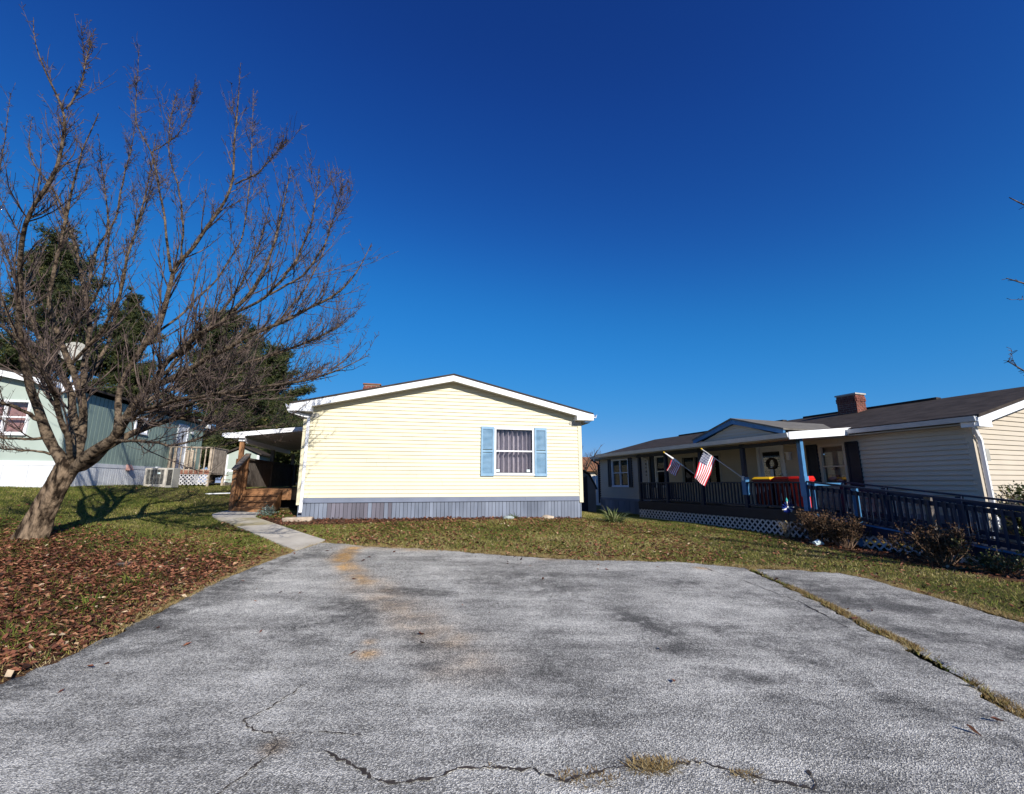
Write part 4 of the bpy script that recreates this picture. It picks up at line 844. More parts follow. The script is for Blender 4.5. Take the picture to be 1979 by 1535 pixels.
vc = thing('valve_cover', 'round dark iron cover set in the leaf strewn lawn', 'cover', (vx, vy, vz))
MB().tube([(0,0,vz-.03),(0,0,vz+.014)], .16, 20).build('ring', 'blackish', vc); MB().tube([(0,0,vz+.0145),(0,0,vz+.022)], .125, 20).build('lid', 'oldwood', vc)
bx_, by_ = -10.05, 15.6; bz = g1(bx_, by_)
bo = MB().bar((bx_-.5,by_,bz+.07), (bx_+.5,by_+.1,bz+.10), .14, .035).build('loose_board', 'whitemetal', None); setprops(bo, 'white board lying on the grass left of the porch steps', 'board')
skx, sky_ = -7.0, 12.95; skz = g1(skx, sky_)
so_ = MB().hexa([(skx-.02,sky_-.01,skz-.05),(skx+.02,sky_-.01,skz-.05),(skx+.02,sky_+.01,skz-.05),(skx-.02,sky_+.01,skz-.05),(skx-.045,sky_-.01,skz+.20),(skx-.015,sky_-.01,skz+.2),(skx-.015,sky_+.01,skz+.2),(skx-.045,sky_+.01,skz+.2)]).build('plant_marker', 'lattice', None); setprops(so_, 'white plant marker stake at the corner of the bed', 'stake')
lx, ly = H2(14.35,-3.05); lz = g1(lx, ly)
li = MB().tube([(lx-.1,ly,lz+.06),(lx+.0,ly+.02,lz+.09),(lx+.12,ly+.03,lz+.05)], [.055,.065,.03], 8).build('paper_cup', 'litterwhite', None); setprops(li, 'pale paper cup lying at the edge of the brown shrubs', 'litter')
# ------------------------------------------------------------ vegetation helpers
def unit(v): return v/np.maximum(np.linalg.norm(v, axis=-1, keepdims=True), 1e-9)
def rdir(n): return unit(RNG.normal(size=(n, 3)))
def tubes(Pp, Rr, k):
    """Pp (n,m,3) polylines, Rr (n,m) radii -> verts, quads"""
    n, m_ = Rr.shape; T = unit(np.gradient(Pp, axis=1)); ref = unit(np.cross(T[:,0], rdir(n)))[:,None,:]
    n1 = unit(ref-(ref*T).sum(-1, keepdims=True)*T); n2 = np.cross(T, n1); a = np.arange(k)*2*math.pi/k
    V = Pp[:,:,None,:]+Rr[:,:,None,None]*(n1[:,:,None,:]*np.cos(a)[None,None,:,None]+n2[:,:,None,:]*np.sin(a)[None,None,:,None])
    i = np.arange(n)[:,None,None]*m_*k+np.arange(m_-1)[None,:,None]*k; j = np.arange(k)[None,None,:]; j2 = (j+1) % k
    F = np.stack([i+j, i+j2, i+j2+k, i+j+k], -1).reshape(-1, 4); return V.reshape(-1, 3), F
def grow(pos, dr, ln, rad, m_, trop, wob, taper=.25):
    n = len(pos); Pp = np.zeros((n, m_, 3)); Pp[:,0] = pos; d = unit(dr)
    for i in range(1, m_):
        d = unit(d+np.array([0,0,1.])*trop+RNG.normal(size=(n, 3))*wob); Pp[:,i] = Pp[:,i-1]+d*(ln/(m_-1))[:,None]
    Rr = rad[:,None]*np.linspace(1, taper, m_)[None]; return Pp, Rr
def spawn(Pp, Rr, count, lo, hi, ang, up):
    """positions, directions and radii of children sampled along polylines"""
    n, m_ = Rr.shape; i = RNG.integers(0, n, count) if not isinstance(count, np.ndarray) else np.repeat(np.arange(n), count)
    c = len(i); u = RNG.uniform(lo, hi, c)*(m_-1); k = np.minimum(u.astype(int), m_-2); f = (u-k)[:,None]
    pos = Pp[i,k]*(1-f)+Pp[i,k+1]*f; tg = unit(Pp[i,k+1]-Pp[i,k]); rr = Rr[i,k]*(1-f[:,0])+Rr[i,k+1]*f[:,0]
    pr = unit(np.cross(tg, rdir(c))); th = R(ang)*RNG.uniform(.6, 1.4, c)[:,None]
    return pos, unit(tg*np.cos(th)+pr*np.sin(th)+np.array([0,0,up])), rr, u/(m_-1)
def cat(parts):
    V, F, o = [], [], 0
    for v, f in parts: V.append(v); F.append(f+o); o += len(v)
    return np.concatenate(V), np.concatenate(F)
def smoothline(P, n, jit=.06):
    P = np.array(P, float); d = np.r_[0, np.cumsum(np.linalg.norm(np.diff(P[:,:3], axis=0), axis=1))]; t_ = np.linspace(0, d[-1], n); out = np.stack([np.interp(t_, d, P[:,k]) for k in range(4)], 1)
    for _ in range(2): out[1:-1,:3] = .25*out[:-2,:3]+.5*out[1:-1,:3]+.25*out[2:,:3]
    w = RNG.normal(size=(n, 3)); w[1:-1] = w[:-2]*.3+w[1:-1]*.4+w[2:]*.3; out[1:-1,:3] += (w*np.minimum(.030, out[:,3:4]*.55))[1:-1]*(jit > .03); out[1:-1,3] *= 1+RNG.normal(size=n-2)*jit
    return out, d[-1]
def bare_tree(name, label, trunk, limbs, nA, nB, nC, base, lenA=(.5,1.5), group=None, upA=.25):
    tr = thing(name, label, 'tree', base, 0, group); off = np.array(base)
    q, _ = smoothline(trunk, 60, .008); k = 44; nr = 60
    V, F = tubes(q[None,:,:3], q[None,:,3], k); V = V.reshape(nr, k, 3); ctr = q[:,None,:3]; dv = V-ctr; a = np.arange(k)*2*math.pi/k
    rg = 1+.10*np.sin(a*5+1)[None,:,None]*np.linspace(1,.3,nr)[:,None,None]+.05*np.sin(a*3+np.linspace(0,5,nr)[:,None])[...,None]+.035*np.sin(a*11+2*np.sin(np.linspace(0,9,nr))[:,None])[...,None]+RNG.normal(size=(nr, k, 1))*.012; V = ctr+dv*rg
    fast('trunk', V.reshape(-1, 3), F, 'bark', parent=tr, smooth=True)
    Ls, Rs, lens = [], [], []
    for L in limbs:
        n = 40; ql, ln = smoothline(L, n); V, F = tubes(ql[None,:,:3], ql[None,:,3], 10); fast('limb', V, F, 'limbbark', parent=tr, smooth=True); Ls.append(ql[:,:3]); Rs.append(ql[:,3]); lens.append(ln)
    LP, LR = np.array(Ls), np.array(Rs); lens = np.array(lens); parts = []
    mz = LP[:,:,2].mean(1)-base[2]; wt = lens*np.exp(-np.maximum(0, mz-2.6)/4.); cnt = np.maximum(2, (nA*wt/wt.sum()).astype(int))
    p, d, rr, u = spawn(LP, LR, cnt, .10, .86, 42, upA); keep = rr < .07; p, d, rr, u = p[keep], d[keep], rr[keep], u[keep]
    ln = RNG.uniform(*lenA, len(p))*(1.2-.8*u)*np.clip(1.3-(p[:,2]-base[2])/12., .5, 1.); ra = np.clip(rr*.42, .0055, .016)
    AP, AR = grow(p, d, ln, ra, 9, .10, .085); parts.append(tubes(AP, AR, 5))
    p, d, rr, u = spawn(AP, AR, nB, .10, .90, 40, .20); ln = RNG.uniform(.12,.70, len(p))*(1.1-.6*u); BP, BR = grow(p, d, ln, np.clip(rr*.55, .0036, .0065), 5, .13, .08, .45); parts.append(tubes(BP, BR, 4))
    tip = LR < .03
    p, d, rr, u = spawn(LP, LR, nB//9, .55, .97, 38, .2); ln = RNG.uniform(.12,.5, len(p)); EP, ER = grow(p, d, ln, np.clip(rr*.5, .004, .007), 5, .12, .1, .45); parts.append(tubes(EP, ER, 4))
    for Q, W, n in ((AP, AR, nC), (BP, BR, nC), (EP, ER, nC//2), (LP, LR, nC)):
        p, d, rr, u = spawn(Q, W, n, .2, 1, 65, .1); ln = RNG.uniform(.025,.085, n); SP, SR = grow(p, d, ln, np.full(n, .0042), 3, .1, .1, .9); parts.append(tubes(SP, SR, 3))
    V, F = cat(parts); tw = fast('twigs', V, F, 'twigbark', parent=tr); tw['kind'] = 'stuff'
    return tr
TRUNK= [(-8.88, 8.5, 0.45, 0.3004168233622994), (-8.84, 8.5, 0.64, 0.22936681202804476), (-8.72, 8.47, 1.03, 0.18295968629026058), (-8.52, 8.42, 1.45, 0.17004148958312626), (-8.37, 8.4, 1.81, 0.17826202871656718), (-8.31, 8.4, 2.0, 0.1572713431629378)]
LIMBS=[
  [(-8.33, 8.4, 1.74, 0.088), (-8.35, 8.4, 1.88, 0.103), (-8.7, 8.35, 2.32, 0.089), (-8.94, 8.25, 2.75, 0.079), (-8.93, 8.1, 3.11, 0.069), (-8.92, 7.9, 3.56, 0.057), (-8.81, 7.6, 3.99, 0.048), (-8.65, 7.3, 4.43, 0.044), (-8.41, 7.0, 4.97, 0.039), (-8.14, 6.7, 5.44, 0.033), (-7.91, 6.5, 5.86, 0.028), (-7.38, 6.3, 6.36, 0.025), (-7.25, 6.2, 6.91, 0.021), (-7.19, 6.1, 7.48, 0.017), (-7.56, 6.0, 8.08, 0.012), (-7.77, 5.9, 8.65, 0.006), (-7.83, 5.9, 8.98, 0.004)] ,
  [(-7.19, 6.1, 7.48, 0.014), (-7.04, 6.1, 8.0, 0.012), (-7.06, 6.1, 8.44, 0.007), (-7.03, 6.1, 8.81, 0.004)] ,
  [(-8.33, 8.4, 1.74, 0.075), (-8.38, 8.45, 2.08, 0.088), (-8.5, 8.55, 2.49, 0.079), (-8.62, 8.6, 2.9, 0.069), (-8.83, 8.7, 3.28, 0.063), (-9.24, 8.8, 3.79, 0.053), (-9.79, 9.0, 4.18, 0.046), (-10.41, 9.2, 4.83, 0.036), (-11.17, 9.4, 5.76, 0.027), (-12.03, 9.6, 7.03, 0.018), (-12.65, 9.6, 8.13, 0.01)] ,
  [(-8.33, 8.4, 1.74, 0.043), (-8.16, 8.2, 2.11, 0.05), (-8.12, 8.0, 2.52, 0.047), (-8.13, 7.8, 2.87, 0.04), (-7.96, 7.5, 3.14, 0.034), (-7.92, 7.1, 3.54, 0.027), (-7.88, 6.6, 3.9, 0.021), (-7.93, 6.2, 4.08, 0.014), (-8.18, 5.9, 4.43, 0.007)] ,
  [(-8.33, 8.4, 1.74, 0.072), (-8.31, 8.5, 2.0, 0.085), (-8.38, 8.6, 2.49, 0.076), (-8.4, 8.6, 2.9, 0.07), (-8.51, 8.5, 3.45, 0.06), (-8.68, 8.4, 3.85, 0.053), (-8.85, 8.3, 4.22, 0.053), (-8.94, 8.2, 4.47, 0.046), (-9.02, 8.1, 4.96, 0.037), (-8.97, 8.0, 5.68, 0.031), (-8.82, 7.9, 6.51, 0.025), (-8.71, 7.8, 7.23, 0.019), (-8.6, 7.7, 7.97, 0.014), (-8.3, 7.6, 8.84, 0.007)] ,
  [(-8.48, 8.5, 3.4, 0.057), (-8.74, 8.7, 4.09, 0.051), (-8.84, 8.8, 4.63, 0.045), (-9.22, 8.9, 5.66, 0.035), (-9.54, 8.8, 6.72, 0.028), (-9.79, 8.7, 7.38, 0.022), (-10.02, 8.6, 7.87, 0.017), (-10.57, 8.5, 8.52, 0.012), (-10.72, 8.5, 9.03, 0.007), (-10.75, 8.5, 9.63, 0.004)] ,
  [(-9.16, 8.9, 5.48, 0.026), (-9.25, 9.0, 6.63, 0.022), (-9.03, 9.1, 7.52, 0.018), (-9.04, 9.1, 8.59, 0.014), (-8.99, 9.1, 9.42, 0.009), (-9.02, 9.1, 10.13, 0.005)] ,
  [(-8.33, 8.4, 1.74, 0.088), (-8.16, 8.4, 1.88, 0.105), (-7.79, 8.3, 2.15, 0.094), (-7.4, 8.2, 2.33, 0.086), (-7.13, 8.05, 2.67, 0.08), (-6.95, 7.95, 2.94, 0.071), (-6.7, 7.85, 3.11, 0.065), (-6.24, 7.7, 3.3, 0.052), (-5.68, 7.5, 3.53, 0.044), (-5.07, 7.3, 3.78, 0.037), (-4.42, 7.1, 3.98, 0.032), (-3.52, 6.9, 4.32, 0.024), (-2.89, 6.8, 4.6, 0.019), (-2.54, 6.7, 4.91, 0.011), (-2.33, 6.7, 5.47, 0.004)] ,
  [(-7.36, 8.2, 2.43, 0.06), (-7.6, 8.4, 2.97, 0.056), (-7.79, 8.5, 3.45, 0.053), (-7.5, 8.4, 3.85, 0.05), (-7.07, 8.2, 4.27, 0.047), (-6.81, 8.1, 4.53, 0.044), (-6.61, 8.0, 5.05, 0.039), (-6.59, 7.9, 5.57, 0.035), (-6.04, 7.8, 6.13, 0.029), (-5.59, 7.7, 6.88, 0.024), (-5.45, 7.7, 7.31, 0.021), (-5.49, 7.6, 8.12, 0.017), (-5.53, 7.6, 9.08, 0.01), (-5.59, 7.6, 10.06, 0.004)] ,
  [(-6.59, 7.9, 5.57, 0.025), (-6.86, 8.0, 6.36, 0.022), (-7.18, 8.1, 7.26, 0.019), (-7.65, 8.2, 8.46, 0.014), (-8.11, 8.2, 9.14, 0.012), (-8.2, 8.2, 9.77, 0.008), (-8.37, 8.2, 11.21, 0.004)] ,
  [(-7.65, 8.2, 8.46, 0.011), (-7.19, 8.2, 8.83, 0.009), (-6.99, 8.2, 9.35, 0.006), (-6.93, 8.2, 10.14, 0.004)] ,
  [(-5.45, 7.7, 7.31, 0.015), (-4.94, 7.6, 7.48, 0.012), (-4.61, 7.5, 7.8, 0.008), (-4.39, 7.5, 8.15, 0.004)] ,
  [(-6.39, 7.85, 5.81, 0.018), (-6.31, 7.7, 6.38, 0.016), (-6.46, 7.6, 7.2, 0.013), (-6.67, 7.5, 7.8, 0.009), (-6.76, 7.5, 8.62, 0.006), (-6.71, 7.5, 9.22, 0.004)] ,
  [(-8.33, 8.4, 1.74, 0.069), (-8.12, 8.45, 1.84, 0.083), (-7.83, 8.5, 2.16, 0.075), (-7.57, 8.6, 2.44, 0.067), (-7.31, 8.8, 2.7, 0.058), (-7.02, 9.0, 2.85, 0.042), (-6.65, 9.3, 2.92, 0.033), (-6.19, 9.5, 2.79, 0.026), (-5.9, 9.7, 2.75, 0.019), (-5.48, 9.9, 2.84, 0.014), (-5.14, 10.1, 3.07, 0.007), (-4.74, 10.2, 3.46, 0.004)] ,
  [(-7.31, 8.8, 2.7, 0.034), (-6.86, 9.0, 3.23, 0.031), (-6.2, 9.2, 3.72, 0.027), (-5.37, 9.4, 4.3, 0.021), (-4.53, 9.5, 4.69, 0.016), (-3.9, 9.6, 5.09, 0.009), (-3.46, 9.6, 5.6, 0.004)] ,
  [(-6.85, 7.9, 3.0, 0.051), (-6.24, 7.6, 3.53, 0.045), (-5.5, 7.3, 4.01, 0.04), (-4.83, 7.1, 4.31, 0.034), (-4.39, 7.0, 4.78, 0.027), (-4.12, 6.9, 5.3, 0.022), (-4.01, 6.9, 5.88, 0.017), (-3.91, 6.8, 6.31, 0.012), (-3.87, 6.8, 7.01, 0.004)] ,
  [(-4.83, 7.1, 4.31, 0.025), (-4.05, 6.9, 4.64, 0.021), (-3.59, 6.8, 5.24, 0.018), (-3.42, 6.8, 5.82, 0.013), (-3.37, 6.8, 6.41, 0.008), (-3.37, 6.8, 6.96, 0.004)] ,
  [(-4.05, 6.9, 4.64, 0.017), (-3.43, 6.8, 4.96, 0.016), (-3.09, 6.7, 5.47, 0.012), (-2.98, 6.7, 6.04, 0.007), (-2.89, 6.7, 6.68, 0.004)] ,
  [(-7.05, 8.0, 2.81, 0.04), (-6.92, 8.4, 3.22, 0.037), (-6.56, 8.8, 3.63, 0.032), (-5.97, 9.1, 4.21, 0.027), (-5.33, 9.4, 5.02, 0.021), (-4.76, 9.5, 5.93, 0.017), (-4.47, 9.6, 6.9, 0.01), (-4.35, 9.6, 7.71, 0.005)] ,
  [(-7.09, 8.0, 2.66, 0.037), (-6.2, 7.4, 2.8, 0.033), (-5.27, 6.9, 2.88, 0.028), (-4.35, 6.5, 2.88, 0.024), (-3.5, 6.2, 2.94, 0.019), (-2.84, 6.05, 2.98, 0.016), (-2.39, 6.0, 3.12, 0.009), (-2.01, 6.0, 3.34, 0.004)] ,
  [(-7.4, 8.2, 2.33, 0.03), (-6.66, 7.9, 2.3, 0.024), (-5.94, 7.7, 2.19, 0.018), (-5.43, 7.6, 2.29, 0.015), (-4.95, 7.5, 2.5, 0.01), (-4.56, 7.4, 2.71, 0.004)] ,
  [(-8.93, 8.25, 2.73, 0.036), (-9.03, 8.0, 2.9, 0.03), (-9.06, 7.6, 2.97, 0.023), (-9.3, 7.3, 3.23, 0.016), (-9.67, 7.1, 3.63, 0.007)] ,
  [(-8.81, 8.35, 2.37, 0.031), (-8.93, 8.1, 2.36, 0.024), (-9.17, 7.9, 2.36, 0.019), (-9.52, 7.7, 2.48, 0.013), (-10.02, 7.6, 2.83, 0.006)] ,
  [(-8.67, 8.35, 2.09, 0.025), (-8.8, 8.2, 2.14, 0.019), (-9.06, 8.0, 2.16, 0.015), (-9.51, 7.9, 2.21, 0.01), (-9.89, 7.8, 2.4, 0.005)] ,
  [(-8.81, 7.6, 3.99, 0.03), (-9.61, 7.9, 4.78, 0.025), (-10.31, 8.1, 5.73, 0.02), (-10.72, 8.2, 6.81, 0.015), (-10.78, 8.2, 7.77, 0.012), (-10.84, 8.2, 8.77, 0.008), (-10.98, 8.2, 9.94, 0.004)] ,
  [(-8.82, 8.7, 3.23, 0.044), (-9.0, 9.2, 3.89, 0.039), (-9.13, 9.6, 4.84, 0.033), (-9.37, 9.9, 6.12, 0.027), (-9.46, 10.0, 7.26, 0.02), (-9.35, 10.1, 8.47, 0.016), (-9.25, 10.1, 9.51, 0.008), (-9.26, 10.1, 10.44, 0.004)] ,
  [(-6.7, 7.85, 3.11, 0.027), (-5.91, 7.5, 3.65, 0.024), (-5.3, 7.3, 4.15, 0.02), (-4.78, 7.2, 4.87, 0.017), (-4.45, 7.1, 5.6, 0.011), (-4.35, 7.1, 6.41, 0.004)] ,
  [(-6.24, 7.7, 3.3, 0.028), (-5.79, 8.0, 3.59, 0.025), (-5.13, 8.3, 3.87, 0.021), (-4.41, 8.6, 4.28, 0.017), (-3.79, 8.8, 4.68, 0.01), (-3.31, 8.9, 5.18, 0.005)] ,
  [(-7.07, 8.2, 4.27, 0.023), (-6.66, 8.4, 4.87, 0.021), (-6.17, 8.6, 5.75, 0.017), (-5.81, 8.7, 6.76, 0.014), (-5.83, 8.7, 8.41, 0.009), (-6.02, 8.7, 10.57, 0.004)] ,
  [(-7.13, 8.05, 2.67, 0.027), (-6.79, 8.3, 2.85, 0.023), (-6.24, 8.6, 3.11, 0.02), (-5.46, 8.8, 3.3, 0.017), (-4.65, 9.0, 3.62, 0.012), (-3.86, 9.1, 4.09, 0.005)] ,
  [(-8.68, 8.4, 3.85, 0.031), (-7.95, 8.1, 4.33, 0.027), (-7.4, 7.8, 4.94, 0.023), (-7.2, 7.6, 5.68, 0.017), (-7.01, 7.5, 6.47, 0.014), (-6.95, 7.5, 7.35, 0.008), (-6.99, 7.5, 8.27, 0.004)] ,
  [(-8.85, 8.3, 4.22, 0.025), (-8.12, 7.9, 4.67, 0.022), (-7.56, 7.6, 5.26, 0.018), (-7.42, 7.4, 5.98, 0.015), (-7.51, 7.3, 6.76, 0.01), (-7.72, 7.3, 7.42, 0.006), (-7.89, 7.3, 8.09, 0.004)] ,
]

bare_tree('bare_tree', 'large spreading bare tree leaning from the leaf covered lawn', TRUNK, LIMBS, 720, 4000, 5600, (-8.86, 8.5, .55), (.6, 2.0))
# bare tree just past the right edge; only its branches reach into the picture
bx, by = 9.7, 4.9
T2 = [(bx,by,-.1,.2),(bx,by,.4,.15),(bx-.05,by+.05,1.2,.135),(bx-.1,by+.1,2.0,.13)]
def l2(*p): return [(bx-.1, by+.1, 1.8, p[0][3]*1.2)]+[(bx+a, by+b_, c, r_) for a, b_, c, r_ in p]
LB2 = [l2((-.9,.3,2.9,.05),(-1.7,.5,3.6,.035),(-2.3,.6,4.0,.02),(-2.95,.7,4.3,.006)), l2((-.7,.6,2.2,.05),(-1.4,.9,2.5,.035),(-2.0,1.2,2.85,.02),(-2.5,1.3,3.3,.006)), l2((-.7,.1,3.2,.06),(-1.5,.2,4.1,.04),(-2.3,.3,4.7,.025),(-3.15,.3,5.25,.005)),
       l2((.2,.5,3.0,.08),(.1,1.1,4.0,.06),(-.2,1.6,5.0,.04),(-.4,1.9,5.9,.015)), l2((.8,-.2,2.9,.07),(1.6,-.3,3.8,.05),(2.3,-.2,4.8,.03),(2.6,0,5.8,.01)), l2((-.2,-.8,3.0,.07),(-.5,-1.6,3.8,.05),(-1.0,-2.2,4.6,.03),(-1.3,-2.6,5.4,.01)), l2((.1,0,3.2,.09),(0,.1,4.4,.06),(.1,.2,5.6,.035),(.0,.2,6.6,.01)), l2((.6,.9,2.8,.06),(1.3,1.7,3.5,.04),(1.7,2.4,4.2,.02),(1.9,2.8,4.8,.008))]
bare_tree('bare_tree', 'bare tree at the right edge with only its twigs in view', T2, LB2, 70, 260, 700, (bx, by, 0), (.25,.6), upA=.2)
# far bare trees in the gap
for k, (x, y, h_) in enumerate(((6.6,42.,4.6), (8.6,44.,4.2))):
    z = g1(x, y); T3 = [(x,y,z-.2,.16),(x,y,z+h_*.2,.12),(x+.05,y,z+h_*.35,.1)]
    LB3 = [[(x+.05,y,z+h_*.3,.08)]+[(x+math.cos(a)*h_*.42*q**1.2, y+math.sin(a)*h_*.42*q**1.2, z+h_*(.3+.7*q*(.9+.1*math.cos(a*3))), .07*(1-q)+.012) for q in (.25,.5,.75,1.)] for a in np.arange(7)*.9+k]
    bare_tree('bare_tree', ('slim distant bare tree rising just behind the grey shed', 'distant bare tree partly hidden by the corner of the beige house')[k], T3, LB3, 60, 420, 60, (x, y, z), (.5,1.1), 'far bare trees')
# evergreens
def pine(name, label, x, y, h_, rmax, nb, ntuft, seed, z0=.12, shape=1., group='evergreens behind the homes'):
    global RNG; RNG = np.random.default_rng(seed); z = g1(x, y); tr = thing(name, label, 'tree', (x, y, z), 0, group)
    hh = np.linspace(0, 1, 14); tp = np.stack([x+.15*np.sin(hh*5+seed), y+.12*np.sin(hh*4), z-.3+hh*h_], 1); V, F = tubes(tp[None], (.05+.22*(1-hh))[None]*h_/12, 10); fast('trunk', V, F, 'pinebark', parent=tr, smooth=True)
    u = np.sort(RNG.uniform(0, 1, nb)); az = RNG.uniform(0, 2*math.pi, nb); hz = z0+(1-z0)*u
    env = rmax*(1-u)**(.62*shape)*(.35+.65*np.minimum(1, (u+.04)/.22))*RNG.uniform(.55,1.15, nb)*(.8+.35*np.sin(az*3+seed+u*9)); env = np.maximum(env, .25)
    pos = np.stack([np.interp(hz, hh, tp[:,0]), np.interp(hz, hh, tp[:,1]), z+hz*h_*.985], 1); dr = np.stack([np.cos(az), np.sin(az), .15+.6*u+RNG.normal(size=nb)*.15], 1)
    BP, BR = grow(pos, dr, env, np.full(nb, .035), 7, .035, .09); V, F = tubes(BP, BR, 4); fast('branches', V, F, 'pinebark', parent=tr)
    i = RNG.choice(nb, ntuft, p=env**1.5/np.sum(env**1.5)); w = RNG.uniform(.25, 1, ntuft)**.7*6; k = np.minimum(w.astype(int), 5); f = (w-k)[:,None]; c = BP[i,k]*(1-f)+BP[i,k+1]*f; tg = unit(BP[i,k+1]-BP[i,k])
    c = c+RNG.normal(size=(ntuft, 3))*np.array([.22,.22,.12])*np.minimum(1, env[i]/1.2)[:,None]
    nn = 7; cc = np.repeat(c, nn, 0); tt = np.repeat(tg, nn, 0); d = unit(tt*.5+rdir(len(cc))*.8+np.array([0,0,.30])); ln = RNG.uniform(.12,.30, len(cc))[:,None]; sd_ = unit(np.cross(d, rdir(len(cc))))*RNG.uniform(.012,.032, len(cc))[:,None]
    V = np.stack([cc-sd_, cc+sd_, cc+d*ln], 1).reshape(-1, 3); F = np.arange(len(V)).reshape(-1, 3); ti = np.repeat(np.clip(RNG.normal(.42,.2, ntuft)+.25*(RNG.random(ntuft) < .08), 0, 1), nn*3)
    o = fast('needles', V, F, 'needle', ti, parent=tr); o['kind'] = 'stuff'
pine('pine_tree', 'tallest dark pine behind the left end of the green home', -27.6, 25., 15.4, 5.2, 230, 36000, 11)
pine('pine_tree', 'pine with gaps of sky, right beside the tallest pine', -24.6, 27.0, 12.4, 3.0, 170, 20000, 12)
pine('pine_tree', 'broad bushy pine behind the green home next to the porch', -20.9, 31.0, 12.4, 5.2, 260, 42000, 13, .05, .8)
pine('pine_tree', 'rounded evergreen just left of the porch roof', -16.9, 30.0, 9.2, 4.2, 240, 32000, 14, .03, .75)
pine('pine_tree', 'low evergreen seen through the open porch', -12.6, 27.0, 4.3, 3.2, 190, 17000, 15, .02, .6)
# shrubs
def shrub(name, label, x, y, rx, ry, h_, nst, nleaf, mat, seed, size=.035, group=None, hollow=.5, stems='stem', cat_='shrub'):
    global RNG; RNG = np.random.default_rng(seed); z = g1(x, y); tr = thing(name, label, cat_, (x, y, z), 0, group)
    az = RNG.uniform(0, 2*math.pi, nst); sp = RNG.uniform(.1, 1, nst); pos = np.stack([x+np.cos(az)*rx*.25*sp, y+np.sin(az)*ry*.25*sp, np.full(nst, z-.03)], 1)
    dr = np.stack([np.cos(az)*sp*rx, np.sin(az)*sp*ry, np.full(nst, h_*.8)], 1); ln = np.linalg.norm(dr, axis=1)*RNG.uniform(.8,1.15, nst)
    SP, SR = grow(pos, dr, ln, np.full(nst, .011), 7, .02, .12); p, d, rr, u = spawn(SP, SR, nst*7, .3, .98, 45, .1); TP_, TR_ = grow(p, d, RNG.uniform(.08,.26, len(p)), np.full(len(p), .004), 4, .05, .15)
    V, F = cat([tubes(SP, SR, 4), tubes(TP_, TR_, 3)]); fast('stems', V, F, stems, parent=tr)
    p, d, rr, u = spawn(TP_, TR_, nleaf, .1, 1, 50, .1); n = len(p); p = p+RNG.normal(size=(n, 3))*.02; s_ = size*RNG.uniform(.5,1.3, n)[:,None]; e1 = unit(d+rdir(n)*.6); e2 = unit(np.cross(e1, rdir(n)))*.45; nn = np.cross(e1, e2)
    V = np.stack([p, p+(e1*.5+e2+nn*.2)*s_, p+e1*s_*1.15, p+(e1*.5-e2+nn*.2)*s_], 1).reshape(-1, 3); F = np.arange(len(V)).reshape(-1, 4)
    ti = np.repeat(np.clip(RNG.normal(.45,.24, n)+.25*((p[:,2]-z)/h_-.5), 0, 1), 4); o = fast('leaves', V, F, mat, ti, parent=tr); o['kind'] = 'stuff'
def h2p(x, y): return H2(x, y)
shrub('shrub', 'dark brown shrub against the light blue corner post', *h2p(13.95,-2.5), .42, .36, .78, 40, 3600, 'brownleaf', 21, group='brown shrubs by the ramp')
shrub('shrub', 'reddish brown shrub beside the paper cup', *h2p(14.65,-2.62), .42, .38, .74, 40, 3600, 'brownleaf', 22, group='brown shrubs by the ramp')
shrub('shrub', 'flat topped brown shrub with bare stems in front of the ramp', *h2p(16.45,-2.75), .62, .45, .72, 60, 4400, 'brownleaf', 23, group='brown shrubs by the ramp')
shrub('shrub', 'low spreading dull green shrub at the right end of the ramp', *h2p(17.25,-2.7), .75, .5, .30, 40, 2600, 'hollyleaf', 24, .03)
shrub('holly_bush', 'dense glossy green bush against the sunlit gable of the beige house', *h2p(16.5,.85), .5, .6, 1.6, 80, 9000, 'hollyleaf', 25, .055)
shrub('dry_weed', 'dry straw coloured weed standing before the lattice', *h2p(13.0,-2.35), .14, .12, .42, 16, 160, 'straw', 26, .03, stems='greywood', cat_='plant')
sx_, sy_ = -6.72, 12.55
shrub('sedum', 'small blue green plant at the bed corner near the porch steps', sx_, sy_, .22, .2, .16, 22, 900, 'sedum', 27, .03, cat_='plant')
def tuft(name, label, x, y, n, ln, spread, mat, seed, lo, hi, wid=.012, cat_='plant', group=None, up=.9, trop=-.22, ell=1., loose=False):
    global RNG; RNG = np.random.default_rng(seed); z = g1(x, y); az = RNG.uniform(0, 2*math.pi, n); r_ = spread*np.sqrt(RNG.random(n)); pos = np.stack([x+np.cos(az)*r_*.5, y+np.sin(az)*r_*.5*ell, np.full(n, z)], 1)
    if loose: az = RNG.uniform(0, 2*math.pi, n)
    dr = np.stack([np.cos(az)*RNG.uniform(.2,1.1, n), np.sin(az)*RNG.uniform(.2,1.1, n), np.full(n, up)], 1); BP, _ = grow(pos, dr, ln*RNG.uniform(.5,1.1, n), np.full(n, .01), 6, trop, .05)
    w = np.array([1,1,.9,.7,.45,.05])*wid; sd_ = unit(np.stack([-np.sin(az), np.cos(az), np.zeros(n)], 1))[:,None,:]*w[None,:,None]
    V = np.stack([BP-sd_, BP+sd_], 2).reshape(-1, 3); i = np.arange(n)[:,None]*12+np.arange(5)[None]*2; F = np.stack([i, i+1, i+3, i+2], -1).reshape(-1, 4); ti = np.repeat(RNG.uniform(lo, hi, n), 12)
    o = fast(name, V, F, mat, ti); setprops(o, label, cat_, group); return o
tuft('daylily_clump', 'arching daylily clump on the lawn between the two houses', 2.95, 13.2, 120, .62, .35, 'lilyleaf', 31, 0, 1, .016)
tuft('weed_clump', 'little green weeds beside the grey green rock at the skirting', *H1(5.95,-.3), 50, .28, .2, 'lilyleaf', 32, 0, .6, .01)
